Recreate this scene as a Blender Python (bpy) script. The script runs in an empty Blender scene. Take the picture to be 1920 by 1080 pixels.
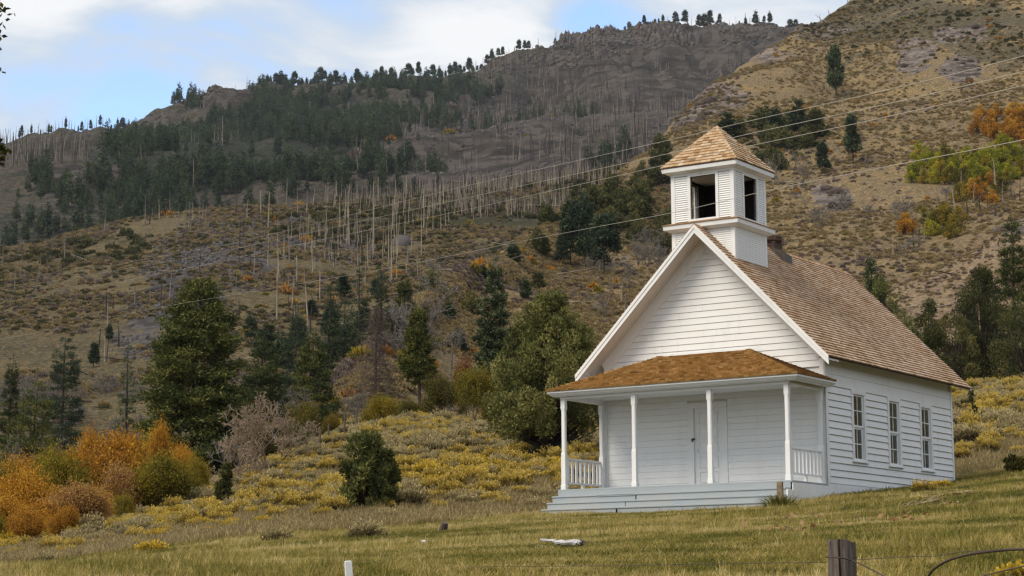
import bpy, math, random
import numpy as np
from mathutils import Matrix, Vector
random.seed(7)
C = bpy.context.scene.collection
sc = bpy.context.scene
# ---------------------------------------------------------------- camera (eye at the origin, heights are relative to the eye)
FP, PITCH, ROLL = 3746.57, 0.1549, -0.0063
_F = np.array([0, math.cos(PITCH), math.sin(PITCH)])
_U0 = np.array([0, -math.sin(PITCH), math.cos(PITCH)])
_R0 = np.array([1.0, 0, 0])
CR = _R0*math.cos(ROLL) + _U0*math.sin(ROLL)
CU = _U0*math.cos(ROLL) - _R0*math.sin(ROLL)
camd = bpy.data.cameras.new('camera')
cam = bpy.data.objects.new('camera', camd)
C.objects.link(cam)
m = Matrix.Identity(4)
for i in range(3):
    m[i][0], m[i][1], m[i][2] = CR[i], CU[i], -_F[i]
cam.matrix_world = m
camd.sensor_width = 36
camd.lens = FP*36/1920
camd.clip_start = 0.5
camd.clip_end = 30000
sc.camera = cam
# ---------------------------------------------------------------- sky and light
SUN_EL, SUN_AZ = math.radians(48), math.radians(236)   # azimuth clockwise from +Y
world = bpy.data.worlds.new("World")
sc.world = world
world.use_nodes = True
wn, wl = world.node_tree.nodes, world.node_tree.links
wn.clear()
sky = wn.new('ShaderNodeTexSky')
sky.sky_type = 'NISHITA'
sky.sun_disc = False
sky.sun_elevation = SUN_EL
sky.sun_rotation = SUN_AZ
sky.altitude = 1500
sky.dust_density = 0.6
def wnode(t, **k):
    n = wn.new(t)
    for a, b in k.items():
        setattr(n, a, b)
    return n
tc = wnode('ShaderNodeTexCoord')
mp = wnode('ShaderNodeMapping')
mp.inputs['Scale'].default_value = (1, 1, 2.4); mp.inputs['Rotation'].default_value = (0, 0.35, 0)
wl.new(tc.outputs['Generated'], mp.inputs[0])
n1 = wnode('ShaderNodeTexNoise')
n1.inputs['Scale'].default_value = 7.5
n1.inputs['Detail'].default_value = 9
n1.inputs['Roughness'].default_value = 0.52
n1.inputs['Distortion'].default_value = 0.9
wl.new(mp.outputs[0], n1.inputs['Vector'])
n2 = wnode('ShaderNodeTexNoise')
n2.inputs['Scale'].default_value = 26
n2.inputs['Detail'].default_value = 6
wl.new(mp.outputs[0], n2.inputs['Vector'])
def wmath(op, a, b, clamp=False):
    n = wnode('ShaderNodeMath', operation=op, use_clamp=clamp)
    for i, v in enumerate((a, b)):
        if isinstance(v, (int, float)):
            n.inputs[i].default_value = v
        else:
            wl.new(v, n.inputs[i])
    return n.outputs[0]
def pix_dir(px, py):
    d = _F + CR*(px-960)/FP + CU*(540-py)/FP
    return d
cover = wmath('ADD', wmath('MULTIPLY', n1.outputs['Fac'], 2.1), wmath('MULTIPLY', n2.outputs['Fac'], 0.35))
cover = wmath('SUBTRACT', cover, 0.62)
# openings in the cloud where the photograph shows blue: (px, py, radius in px, strength)
for (px, py, rr, st) in ((290, 175, 95, .72), (150, 170, 130, .5), (335, 215, 50, .35), (230, 235, 60, .25), (1120, 40, 80, .85), (660, 15, 110, .6), (430, 30, 80, .2), (250, 60, 60, .2), (-60, 140, 170, .1), (1000, 40, 60, -.3),
                         (900, 90, 170, -.3), (60, 40, 90, -.2), (1370, 30, 150, .1), (1700, -160, 260, .2), (420, 30, 120, .05)):
    c = pix_dir(px, py); c = c/np.linalg.norm(c)
    vm = wnode('ShaderNodeVectorMath', operation='SUBTRACT')
    wl.new(tc.outputs['Generated'], vm.inputs[0])
    vm.inputs[1].default_value = tuple(c)
    sc2 = wnode('ShaderNodeVectorMath', operation='MULTIPLY')
    wl.new(vm.outputs[0], sc2.inputs[0]); sc2.inputs[1].default_value = (1, 1, 1.9)
    ln = wnode('ShaderNodeVectorMath', operation='LENGTH')
    wl.new(sc2.outputs[0], ln.inputs[0])
    e = wmath('DIVIDE', ln.outputs['Value'], rr/FP)
    e = wmath('MULTIPLY', wmath('MULTIPLY', e, e), -0.7)
    e = wmath('POWER', 2.71828, e)
    cover = wmath('SUBTRACT', cover, wmath('MULTIPLY', e, st))
ramp = wnode('ShaderNodeMapRange', interpolation_type='SMOOTHSTEP')
ramp.inputs['From Min'].default_value = -0.10
ramp.inputs['From Max'].default_value = 0.62
wl.new(cover, ramp.inputs['Value'])
cl = wnode('ShaderNodeMixRGB')
cl.inputs['Color1'].default_value = (0.55, 0.625, 0.72, 1)
cl.inputs['Color2'].default_value = (0.83, 0.84, 0.855, 1)
cr2 = wnode('ShaderNodeMapRange', interpolation_type='SMOOTHSTEP')
cr2.inputs['From Min'].default_value = 0.35
cr2.inputs['From Max'].default_value = 0.95
wl.new(cover, cr2.inputs['Value'])
wl.new(cr2.outputs[0], cl.inputs['Fac'])
SKY_K = 0.135
bgs = wnode('ShaderNodeBackground'); bgs.inputs['Strength'].default_value = SKY_K
wl.new(sky.outputs[0], bgs.inputs[0])
bgc = wnode('ShaderNodeBackground'); bgc.inputs['Strength'].default_value = 0.55
wl.new(cl.outputs[0], bgc.inputs[0])
mxs = wnode('ShaderNodeMixShader')
wl.new(ramp.outputs[0], mxs.inputs[0]); wl.new(bgs.outputs[0], mxs.inputs[1]); wl.new(bgc.outputs[0], mxs.inputs[2])
wo = wnode('ShaderNodeOutputWorld')
wl.new(mxs.outputs[0], wo.inputs[0])
sd = bpy.data.lights.new('sun', 'SUN')
sd.energy = 1.5
sd.angle = math.radians(30)
sd.color = (1.0, 0.90, 0.75)
so = bpy.data.objects.new('sun', sd)
C.objects.link(so)
sdir = Vector((math.sin(SUN_AZ)*math.cos(SUN_EL), math.cos(SUN_AZ)*math.cos(SUN_EL), math.sin(SUN_EL)))
so.rotation_euler = sdir.to_track_quat('Z', 'Y').to_euler()
so.location = (0, 0, 60)
vs = sc.view_settings
vs.view_transform = 'Standard'; vs.look = 'None'; vs.gamma = 1; vs.exposure = 1.08
try: vs.use_curve_mapping = False
except Exception: pass
cy = sc.cycles
cy.max_bounces = 5; cy.diffuse_bounces = 3; cy.glossy_bounces = 2; cy.transmission_bounces = 3
cy.volume_bounces = 0; cy.transparent_max_bounces = 6
cy.use_denoising = True
cy.denoiser = 'OPENIMAGEDENOISE'
cy.denoising_input_passes = 'RGB_ALBEDO_NORMAL'
cy.denoising_prefilter = 'NONE'
cy.use_adaptive_sampling = False
try: cy.sampling_pattern = 'BLUE_NOISE'
except Exception: pass
sc.cycles.pixel_filter_type = 'BLACKMAN_HARRIS'
sc.cycles.filter_width = 1.4
cy.sample_clamp_indirect = 4
# ---------------------------------------------------------------- helpers: tags, meshes
def tag(o, label=None, cat=None, group=None, kind=None):
    if label: o['label'] = label
    if cat: o['category'] = cat
    if group: o['group'] = group
    if kind: o['kind'] = kind
    return o
def mesh_np(name, V, F, mat, tint=None, smooth=False):
    """F: (n,3) or (n,4) array, or list of such arrays; tint: one float per face"""
    me = bpy.data.meshes.new(name)
    V = np.asarray(V, dtype=np.float32)
    Fs = F if isinstance(F, list) else [F]
    Fs = [np.asarray(f, dtype=np.int32) for f in Fs if len(f)]
    me.vertices.add(len(V)); me.vertices.foreach_set('co', V.ravel())
    sizes = np.concatenate([np.full(len(f), f.shape[1], dtype=np.int32) for f in Fs])
    idx = np.concatenate([f.ravel() for f in Fs])
    me.loops.add(len(idx)); me.loops.foreach_set('vertex_index', idx)
    st = np.concatenate([[0], np.cumsum(sizes)[:-1]]).astype(np.int32)
    me.polygons.add(len(sizes)); me.polygons.foreach_set('loop_start', st)
    try: me.polygons.foreach_set('loop_total', sizes)
    except Exception: pass
    if smooth:
        me.polygons.foreach_set('use_smooth', np.ones(len(sizes), dtype=bool))
    me.update(calc_edges=True)
    if tint is not None:
        a = me.attributes.new('tint', 'FLOAT', 'FACE')
        a.data.foreach_set('value', np.asarray(tint, dtype=np.float32))
    if mat is not None:
        me.materials.append(mat)
    return me
def link(name, me, parent=None, loc=None):
    o = bpy.data.objects.new(name, me)
    C.objects.link(o)
    if parent is not None: o.parent = parent
    if loc is not None: o.location = loc
    return o
def empty(name, loc, rz=0):
    o = bpy.data.objects.new(name, None)
    o.empty_display_size = 0.3
    C.objects.link(o); o.location = loc; o.rotation_euler = (0, 0, rz)
    return o
class MB:
    """collects shapes into one mesh"""
    def __init__(s): s.V = []; s.F = []; s.T = []
    def hexa(s, a, b, t=0.5):
        """a: 4 points of one face, b: the matching 4 points of the opposite face"""
        n = len(s.V); s.V += [tuple(p) for p in a] + [tuple(p) for p in b]
        fs = [(0, 1, 2, 3), (7, 6, 5, 4), (0, 4, 5, 1), (1, 5, 6, 2), (2, 6, 7, 3), (3, 7, 4, 0)]
        s.F += [tuple(n+i for i in f) for f in fs]; s.T += [t]*6
        return s
    def box(s, x0, x1, y0, y1, z0, z1, t=0.5):
        return s.hexa([(x0, y0, z0), (x1, y0, z0), (x1, y0, z1), (x0, y0, z1)], [(x0, y1, z0), (x1, y1, z0), (x1, y1, z1), (x0, y1, z1)], t)
    def prism(s, poly, vec, t=0.5):
        n = len(s.V); k = len(poly); vec = Vector(vec)
        s.V += [tuple(p) for p in poly] + [tuple(Vector(p)+vec) for p in poly]
        s.F.append(tuple(range(n, n+k))); s.F.append(tuple(range(n+2*k-1, n+k-1, -1)))
        for i in range(k):
            j = (i+1) % k
            s.F.append((n+i, n+k+i, n+k+j, n+j))
        s.T += [t]*(k+2); return s
    def tube(s, pts, rad, k=8, t=0.5, caps=True):
        pts = [Vector(p) for p in pts]; rad = rad if hasattr(rad, '__len__') else [rad]*len(pts)
        n0 = len(s.V); prev = None
        for i, p in enumerate(pts):
            d = (pts[min(i+1, len(pts)-1)]-pts[max(i-1, 0)]).normalized()
            if prev is None:
                a = Vector((0, 0, 1)) if abs(d.z) < 0.9 else Vector((1, 0, 0))
            else: a = prev
            u = (a-d*a.dot(d)).normalized(); w = d.cross(u); prev = u
            for j in range(k):
                an = 2*math.pi*j/k
                s.V.append(tuple(p+(u*math.cos(an)+w*math.sin(an))*rad[i]))
        for i in range(len(pts)-1):
            for j in range(k):
                a0 = n0+i*k+j; a1 = n0+i*k+(j+1) % k
                s.F.append((a0, a1, a1+k, a0+k)); s.T.append(t)
        if caps:
            s.F.append(tuple(range(n0+k-1, n0-1, -1))); s.F.append(tuple(range(n0+(len(pts)-1)*k, n0+len(pts)*k))); s.T += [t, t]
        return s
    def mesh(s, name, mat, smooth=False):
        me = bpy.data.meshes.new(name); me.from_pydata(s.V, [], s.F)
        a = me.attributes.new('tint', 'FLOAT', 'FACE')
        a.data.foreach_set('value', np.array(s.T, dtype=np.float32))
        if smooth: me.polygons.foreach_set('use_smooth', [True]*len(me.polygons))
        me.materials.append(mat)
        # make every shell face outwards
        import bmesh
        b = bmesh.new(); b.from_mesh(me); bmesh.ops.recalc_face_normals(b, faces=b.faces); b.to_mesh(me); b.free()
        return me
    def build(s, name, mat, parent=None, smooth=False, bevel=0):
        o = link(name, s.mesh(name, mat, smooth), parent)
        if bevel:
            md = o.modifiers.new('bevel', 'BEVEL'); md.width = bevel; md.segments = 2; md.limit_method = 'ANGLE'
        return o
# ---------------------------------------------------------------- helpers: noise and terrain sheets
def _hash(ix, iy, s):
    h = (ix.astype(np.int64)*374761393 + iy.astype(np.int64)*668265263 + s*2147483647) & 0xffffffff
    h = ((h ^ (h >> 13))*1274126177) & 0xffffffff
    h = h ^ (h >> 16)
    return (h & 0xffff)/65535.0
def vnoise(x, y, s=0):
    ix = np.floor(x); iy = np.floor(y); fx = x-ix; fy = y-iy
    fx = fx*fx*(3-2*fx); fy = fy*fy*(3-2*fy)
    a = _hash(ix, iy, s); b = _hash(ix+1, iy, s); c = _hash(ix, iy+1, s); d = _hash(ix+1, iy+1, s)
    return (a*(1-fx)+b*fx)*(1-fy)+(c*(1-fx)+d*fx)*fy
def fbm(x, y, sc_, oct=4, s=0, gain=0.5):
    x = np.asarray(x, float)/sc_; y = np.asarray(y, float)/sc_
    v = 0; a = 1; t = 0
    for o in range(oct):
        v = v+a*(vnoise(x, y, s+o*17)-0.5); t += a; a *= gain
        x, y = x*1.9+y*0.6+13.1, y*1.9-x*0.6+7.7
    return v/t*2
def proj(P):
    P = np.asarray(P, float)
    d = P@_F
    return 960+FP*(P@CR)/d, 540-FP*(P@CU)/d
class Sheet:
    """a hill as a lofted sheet: rows of (px, d, py) outlines read as directions and distances, turned into metres"""
    def __init__(s, rows, az, sub, noise=None):
        A, D, S = [], [], []
        for r in rows:
            r = np.array(r, float)
            if r.shape[1] == 3:
                X = np.linspace(r[0, 0], r[-1, 0], 400)
                d = np.interp(X, r[:, 0], r[:, 1]); y = np.interp(X, r[:, 0], r[:, 2])
                dr = _F[None]+CR[None]*((X-960)/FP)[:, None]+CU[None]*((540-y)/FP)[:, None]
                h = np.hypot(dr[:, 0], dr[:, 1]); a = np.arctan2(dr[:, 0], dr[:, 1]); sl = dr[:, 2]/h
            D.append(np.interp(az, a, d)); S.append(np.interp(az, a, sl))
        D = np.log(np.array(D)); S = np.array(S); K = len(rows)
        T = []
        for k in range(K-1):
            n = sub[k]
            T += list(k+np.arange(n)/n)
        T.append(K-1)
        T = np.array(T); k = np.minimum(T.astype(int), K-2); f = (T-k)[:, None]
        def cat(Q):
            q1 = Q[k]; q2 = Q[k+1]; q0 = Q[np.maximum(k-1, 0)]; q3 = Q[np.minimum(k+2, K-1)]
            m1 = (q2-q0)/2; m2 = (q3-q1)/2
            # limit tangents so the outline does not overshoot
            dq = q2-q1
            m1 = np.where(m1*dq <= 0, 0, np.sign(dq)*np.minimum(np.abs(m1), 3*np.abs(dq)))
            m2 = np.where(m2*dq <= 0, 0, np.sign(dq)*np.minimum(np.abs(m2), 3*np.abs(dq)))
            return (2*f**3-3*f**2+1)*q1+(f**3-2*f**2+f)*m1+(-2*f**3+3*f**2)*q2+(f**3-f**2)*m2
        d = np.exp(cat(D)); sl = cat(S)
        x = d*np.sin(az)[None]; y = d*np.cos(az)[None]; z = d*sl
        if noise is not None: z = z+noise(x, y, d, T[:, None])
        s.P = np.stack([x, y, z], -1); s.az = az; s.T = T; s.d = d
    def mesh(s, name, mat, attrs=None):
        nT, nA = s.P.shape[:2]
        i = np.arange(nT*nA).reshape(nT, nA)
        F = np.stack([i[:-1, :-1], i[:-1, 1:], i[1:, 1:], i[1:, :-1]], -1).reshape(-1, 4)
        me = mesh_np(name, s.P.reshape(-1, 3), F, mat, smooth=True)
        for k, v in (attrs or {}).items():
            a = me.attributes.new(k, 'FLOAT', 'POINT'); a.data.foreach_set('value', v.astype(np.float32).ravel())
        return me
    def col(s, px, py):
        dr = pix_dir(px, py); a = math.atan2(dr[0], dr[1])
        i = np.interp(a, s.az, np.arange(len(s.az))); i0 = min(int(i), len(s.az)-2); f = i-i0
        return s.P[:, i0]*(1-f)+s.P[:, i0+1]*f, dr
    def at(s, px, py):
        """first point of the sheet met by the ray through (px, py)"""
        c, dr = s.col(px, py); h = math.hypot(dr[0], dr[1]); t = dr[2]/h
        dist = np.hypot(c[:, 0], c[:, 1]); sl = c[:, 2]/dist
        k = np.argmax(sl >= t)
        if sl[k] < t: k = int(np.argmax(sl)); return c[k]
        if k == 0: return c[0]
        f = (t-sl[k-1])/(sl[k]-sl[k-1]); return c[k-1]*(1-f)+c[k]*f
    def at_d(s, px, d, py=700):
        c, dr = s.col(px, py); dist = np.hypot(c[:, 0], c[:, 1])
        return np.array([np.interp(d, dist, c[:, j]) for j in range(3)])
    def z(s, x, y):
        a = math.atan2(x, y); i = np.interp(a, s.az, np.arange(len(s.az))); i0 = min(int(i), len(s.az)-2); f = i-i0
        c = s.P[:, i0]*(1-f)+s.P[:, i0+1]*f
        return float(np.interp(math.hypot(x, y), np.hypot(c[:, 0], c[:, 1]), c[:, 2]))
    def crest(s, px, py=200):
        c, dr = s.col(px, py); sl = c[:, 2]/np.hypot(c[:, 0], c[:, 1]); return c[int(np.argmax(sl))]
    def sample(s, n, t0, t1, rng, pw=1.0, a0=None, a1=None):
        """random points: t range in rows"""
        i0 = np.searchsorted(s.T, t0); i1 = np.searchsorted(s.T, t1)-1
        a0 = s.az[0] if a0 is None else a0; a1 = s.az[-1] if a1 is None else a1
        ia = np.interp(rng.uniform(a0, a1, n), s.az, np.arange(len(s.az)))
        it = i0+(i1-i0)*rng.uniform(0, 1, n)**pw
        j = np.minimum(ia.astype(int), len(s.az)-2); fj = (ia-j)[:, None]
        k = np.minimum(it.astype(int), len(s.T)-2); fk = (it-k)[:, None]
        P = s.P
        return (P[k, j]*(1-fj)+P[k, j+1]*fj)*(1-fk)+(P[k+1, j]*(1-fj)+P[k+1, j+1]*fj)*fk
def ell(px, py, L):
    """soft union of ellipses (px, py, rx, ry, weight)"""
    v = np.zeros(np.shape(px))
    for (a, b, rx, ry, w) in L:
        q = ((px-a)/rx)**2+((py-b)/ry)**2
        v = np.maximum(v, w*np.clip(1.35-q*0.75, 0, 1))
    return v
# ---------------------------------------------------------------- helpers: materials
def newmat(name):
    mt = bpy.data.materials.new(name); mt.use_nodes = True
    nt = mt.node_tree; nt.nodes.clear()
    return mt, nt.nodes, nt.links
class NT:
    def __init__(s, name):
        s.m, s.n, s.l = newmat(name); s.out = s.n.new('ShaderNodeOutputMaterial')
    def node(s, t, **k):
        n = s.n.new(t)
        for a, b in k.items(): setattr(n, a, b)
        return n
    def put(s, sock, v):
        if isinstance(v, (int, float)): sock.default_value = v
        elif isinstance(v, tuple): sock.default_value = v if len(v) != 3 or sock.type == 'VECTOR' else v+(1,)
        else: s.l.new(v, sock)
    def noise(s, scale, detail=4, vec=None, rough=0.5, dist=0):
        n = s.node('ShaderNodeTexNoise'); n.inputs['Scale'].default_value = scale; n.inputs['Detail'].default_value = detail
        n.inputs['Roughness'].default_value = rough; n.inputs['Distortion'].default_value = dist
        s.l.new(vec if vec is not None else s.pos(), n.inputs['Vector']); return n.outputs['Fac']
    def pos(s):
        if not hasattr(s, '_p'): s._p = s.node('ShaderNodeNewGeometry').outputs['Position']
        return s._p
    def obj(s):
        if not hasattr(s, '_o'): s._o = s.node('ShaderNodeTexCoord').outputs['Object']
        return s._o
    def map(s, vec, sc=(1, 1, 1), rot=(0, 0, 0)):
        n = s.node('ShaderNodeMapping'); n.inputs['Scale'].default_value = sc; n.inputs['Rotation'].default_value = rot
        s.l.new(vec, n.inputs[0]); return n.outputs[0]
    def math(s, op, a, b=0.0, c=None, clamp=False):
        n = s.node('ShaderNodeMath', operation=op, use_clamp=clamp)
        s.put(n.inputs[0], a); s.put(n.inputs[1], b)
        if c is not None: s.put(n.inputs[2], c)
        return n.outputs[0]
    def step(s, v, a, b):
        n = s.node('ShaderNodeMapRange', interpolation_type='SMOOTHSTEP'); s.put(n.inputs['Value'], v)
        n.inputs['From Min'].default_value = a; n.inputs['From Max'].default_value = b; return n.outputs[0]
    def mix(s, f, a, b, mode='MIX'):
        n = s.node('ShaderNodeMixRGB', blend_type=mode); s.put(n.inputs[0], f); s.put(n.inputs[1], a); s.put(n.inputs[2], b); return n.outputs[0]
    def ramp(s, v, stops):
        n = s.node('ShaderNodeValToRGB'); e = n.color_ramp.elements
        while len(e) < len(stops): e.new(0.5)
        for i, (p, c) in enumerate(stops): e[i].position = p; e[i].color = tuple(c)+(1,)
        s.put(n.inputs[0], v); return n.outputs[0]
    def attr(s, name, inst=False):
        n = s.node('ShaderNodeAttribute'); n.attribute_name = name
        if inst: n.attribute_type = 'INSTANCER'
        return n.outputs['Fac']
    def rnd(s): return s.node('ShaderNodeObjectInfo').outputs['Random']
    def bump(s, h, dist=0.02, strength=0.5):
        n = s.node('ShaderNodeBump'); n.inputs['Distance'].default_value = dist; n.inputs['Strength'].default_value = strength
        s.l.new(h, n.inputs['Height']); return n.outputs[0]
    def bsdf(s, col, rough=0.8, normal=None, spec=0.3, transl=0):
        b = s.node('ShaderNodeBsdfPrincipled'); s.put(b.inputs['Base Color'], col); s.put(b.inputs['Roughness'], rough)
        b.inputs['Specular IOR Level'].default_value = spec
        if normal is not None: s.l.new(normal, b.inputs['Normal'])
        o = b.outputs[0]
        if transl:
            t = s.node('ShaderNodeBsdfTranslucent'); s.put(t.inputs[0], col)
            mx = s.node('ShaderNodeMixShader'); mx.inputs[0].default_value = transl
            s.l.new(o, mx.inputs[1]); s.l.new(t.outputs[0], mx.inputs[2]); o = mx.outputs[0]
        s.l.new(o, s.out.inputs[0]); return s.m
def foliage(name, stops, transl=0.25, rv=0.35, spec=0.15, patch=0.0, psc=0.25):
    """leaf colour from the per-clump tint, shifted a little per plant"""
    t = NT(name); base_ = t.attr('tint')
    if patch: base_ = t.math('ADD', base_, t.math('MULTIPLY', t.math('SUBTRACT', t.noise(psc, 3, t.pos(), .6), 0.5), patch))
    v = t.math('ADD', base_, t.math('MULTIPLY', t.math('SUBTRACT', t.rnd(), 0.5), rv), clamp=True)
    return t.bsdf(t.ramp(v, stops), 0.75, spec=spec, transl=transl)
def bark(name, a, b, sc_=6):
    t = NT(name)
    n = t.noise(sc_, 5, t.map(t.obj(), (1, 1, 0.15)))
    c = t.mix(t.step(n, 0.35, 0.65), a, b)
    c = t.mix(t.math('MULTIPLY', t.rnd(), 0.5), c, tuple(x*0.55 for x in a))
    return t.bsdf(c, 0.9, t.bump(n, 0.02, 0.6))
# ---------------------------------------------------------------- plant builders
def unit(v): return v/np.maximum(np.linalg.norm(v, axis=-1, keepdims=True), 1e-9)
def kites(Cn, A, w, rng, N=None, jit=0.45):
    """leaf-shaped quads from base points Cn along vectors A, half width w"""
    n = len(Cn); r = unit(rng.normal(size=(n, 3)))
    if N is not None: r = unit(unit(N)+rng.normal(0, jit, (n, 3)))   # faces look outwards from their clump
    B = unit(np.cross(A, r))*np.asarray(w).reshape(-1, 1)
    V = np.stack([Cn, Cn+A*0.45+B, Cn+A, Cn+A*0.45-B], 1).reshape(-1, 3)
    return V, np.arange(4*n).reshape(n, 4)
def prisms(P0, P1, r0, r1, k=4):
    """tapered k-sided tubes between P0 and P1"""
    P0 = np.asarray(P0, float); P1 = np.asarray(P1, float); n = len(P0)
    d = unit(P1-P0); a = np.where(np.abs(d[:, 2:3]) < 0.9, np.array([[0, 0, 1.0]]), np.array([[1.0, 0, 0]]))
    u = unit(np.cross(d, a)); w = np.cross(d, u)
    an = np.arange(k)*2*math.pi/k
    ring = u[:, None]*np.cos(an)[None, :, None]+w[:, None]*np.sin(an)[None, :, None]
    r0 = np.asarray(r0, float).reshape(-1, 1, 1); r1 = np.asarray(r1, float).reshape(-1, 1, 1)
    V = np.concatenate([P0[:, None]+ring*r0, P1[:, None]+ring*r1], 1)
    b = (np.arange(n)*2*k)[:, None]; j = np.arange(k)[None]; j2 = (j+1) % k
    F = np.stack([b+j, b+j2, b+k+j2, b+k+j], -1).reshape(-1, 4)
    return V.reshape(-1, 3), F
def merge(parts):
    V = []; F = []; T = []; n = 0
    for v, f, t in parts:
        V.append(v); F.append(np.asarray(f)+n); n += len(v); T.append(np.full(len(f), t) if np.ndim(t) == 0 else t)
    return np.concatenate(V), F, np.concatenate(T)
def trunk_pts(h, lean, rng, n=7):
    z = np.linspace(0, 1, n)
    a = rng.uniform(0, 6.28); x = lean*h*z**1.5*math.cos(a)+np.cumsum(rng.normal(0, 0.006*h, n))*z
    y = lean*h*z**1.5*math.sin(a)+np.cumsum(rng.normal(0, 0.006*h, n))*z
    return np.stack([x, y, z*h], 1)
def mk_conifer(seed, h, rad, base=0.12, nb=90, nc=2600, lf=0.34, up=0.15, power=0.8, trunk_r=None, ragged=0.25, wid=0.28, tipw=0.5, limbs=True):
    """(trunk mesh data, crown mesh data): whorled branches carrying needle sprays"""
    rng = np.random.default_rng(seed)
    T = trunk_pts(h, 0.012, rng); tr = trunk_r or h*0.018
    def tp(z): return np.stack([np.interp(z, T[:, 2], T[:, 0]), np.interp(z, T[:, 2], T[:, 1]), z], -1)
    zs = np.linspace(0, 1, len(T)); r = tr*(1-zs*0.93)
    tv, tf = prisms(T[:-1], T[1:], r[:-1], r[1:], 7)
    u = np.sort(rng.uniform(0, 1, nb)**0.9)
    zb = h*(base+(0.985-base)*u); ph = np.arange(nb)*2.4+rng.normal(0, 0.5, nb)
    prof = np.minimum(1, (1-u)**power*1.0)*(0.72+0.28*np.minimum(1, u/0.15))
    side = 1+0.12*np.cos(ph-rng.uniform(0, 6))
    ln = rad*prof*(1+rng.uniform(-ragged, ragged*0.6, nb))*side+0.03*h*0.3
    dr = up*(u*2-0.9)
    tips = tp(zb)+np.stack([np.cos(ph)*ln, np.sin(ph)*ln, ln*dr], -1)
    parts = [(tv, tf, 0.5)]
    if limbs:
        bv, bf = prisms(tp(zb), tips, tr*0.16*(1.2-u), tr*0.03*np.ones(nb), 3); parts.append((bv, bf, 0.3))
    wgt = ln**1.6; i = rng.choice(nb, nc, p=wgt/wgt.sum()); s = rng.uniform(0.12, 1, nc)**tipw
    L = ln[i]; cen = tp(zb[i])+np.stack([np.cos(ph[i])*L*s, np.sin(ph[i])*L*s, L*(dr[i]*s+0.08*s*s)], -1)
    lat = np.stack([-np.sin(ph[i]), np.cos(ph[i]), 0*s], -1)*(rng.normal(0, 1, nc)*wid*L*(0.35+0.6*(1-s)))[:, None]
    cen = cen+lat+rng.normal(0, 0.05*rad, (nc, 3))*np.array([1, 1, 0.7])
    m_ = 3; cc = np.repeat(cen, m_, 0)+rng.normal(0, lf*0.3, (nc*m_, 3))
    out = np.repeat(np.stack([np.cos(ph[i]), np.sin(ph[i]), 0*s+0.25], -1), m_, 0)
    A = unit(out*0.9+rng.normal(0, 0.75, (nc*m_, 3)))*(lf*rng.uniform(0.6, 1.3, (nc*m_, 1)))
    V, F = kites(cc, A, lf*0.15*rng.uniform(0.7, 1.4, nc*m_), rng, out+np.array([0, 0, 0.8]), 0.6)
    bt = rng.normal(0, 0.11, nb); tint = np.repeat(0.45+bt[i]+rng.normal(0, 0.1, nc), m_)+rng.normal(0, 0.09, nc*m_)
    return merge(parts), (V, [F], np.clip(tint, 0, 1))
def mk_bushy(seed, h, rad, nblob=34, nc=5200, lf=0.22, base=0.05, shape='dome', trunk_r=None, leaders=6, gap=0.0):
    """juniper or leafy shrub: limbs ending in sub-crowns covered in sprays"""
    rng = np.random.default_rng(seed); tr = trunk_r or h*0.03
    z = rng.uniform(0.04, 1, nblob)
    if shape == 'cone': pr = (1-z)**0.75*0.92+0.07
    elif shape == 'spread': pr = np.interp(z, [0, .1, .28, .55, .8, 1], [.62, 1, 1, .85, .55, .22])*rng.uniform(.72, 1.08, nblob)
    elif shape == 'diamond': pr = np.interp(z, [0, .15, .38, .7, 1], [.30, .72, 1, .55, .08])*rng.uniform(.75, 1.08, nblob)
    elif shape == 'dome': pr = np.sqrt(np.maximum(0, 1-(np.abs(z-0.34)/0.68)**2.1))
    else: pr = np.sqrt(np.maximum(0, 1-(np.abs(z-0.5)/0.52)**2))
    ph = rng.uniform(0, 6.283, nblob)+np.arange(nblob)*2.4; rr = pr*rad*rng.uniform(0.45, 0.92, nblob)
    br = rad*rng.uniform(0.12, 0.34, nblob)*(0.55+0.45*pr)*(34/max(34, nblob))**0.28
    B = np.stack([np.cos(ph)*rr, np.sin(ph)*rr, h*(base+(0.95-base)*z)-br*0.3], -1)
    st = np.stack([np.cos(ph)*rr*0.1, np.sin(ph)*rr*0.1, B[:, 2]*0.28], -1)
    mid = (st+B)/2+rng.normal(0, rad*0.05, B.shape)
    tp0 = np.zeros((nblob, 3)); tp0[:, :2] = rng.normal(0, tr*0.6, (nblob, 2)); tp0[:, 2] = -0.05
    parts = []
    for a, b, r0, r1 in ((tp0, st, tr*0.45, tr*0.3), (st, mid, tr*0.3, tr*0.18), (mid, B, tr*0.18, tr*0.05)):
        v, f = prisms(a, b, np.full(nblob, r0), np.full(nblob, r1), 5); parts.append((v, f, 0.5))
    w = br**2; i = rng.choice(nblob, nc, p=w/w.sum()); n = unit(rng.normal(size=(nc, 3)))
    rs = rng.uniform(0.35, 1.05, nc)**0.6
    cen = B[i]+n*(br[i]*rs)[:, None]*np.array([1, 1, 1.15]); cen[:, 2] = np.maximum(cen[:, 2], 0.02*h)
    ax = unit(n*0.8+np.array([0, 0, 0.75])+rng.normal(0, 0.55, (nc, 3)))*(lf*rng.uniform(0.6, 1.5, (nc, 1)))
    V, F = kites(cen, ax, lf*0.27*rng.uniform(0.6, 1.3, nc), rng, n+np.array([0, 0, 0.35]), 0.5)
    tint = 0.42+rng.normal(0, 0.13, nblob)[i]+rng.normal(0, 0.13, nc)
    return merge(parts), (V, [F], np.clip(tint, 0, 1))
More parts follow.
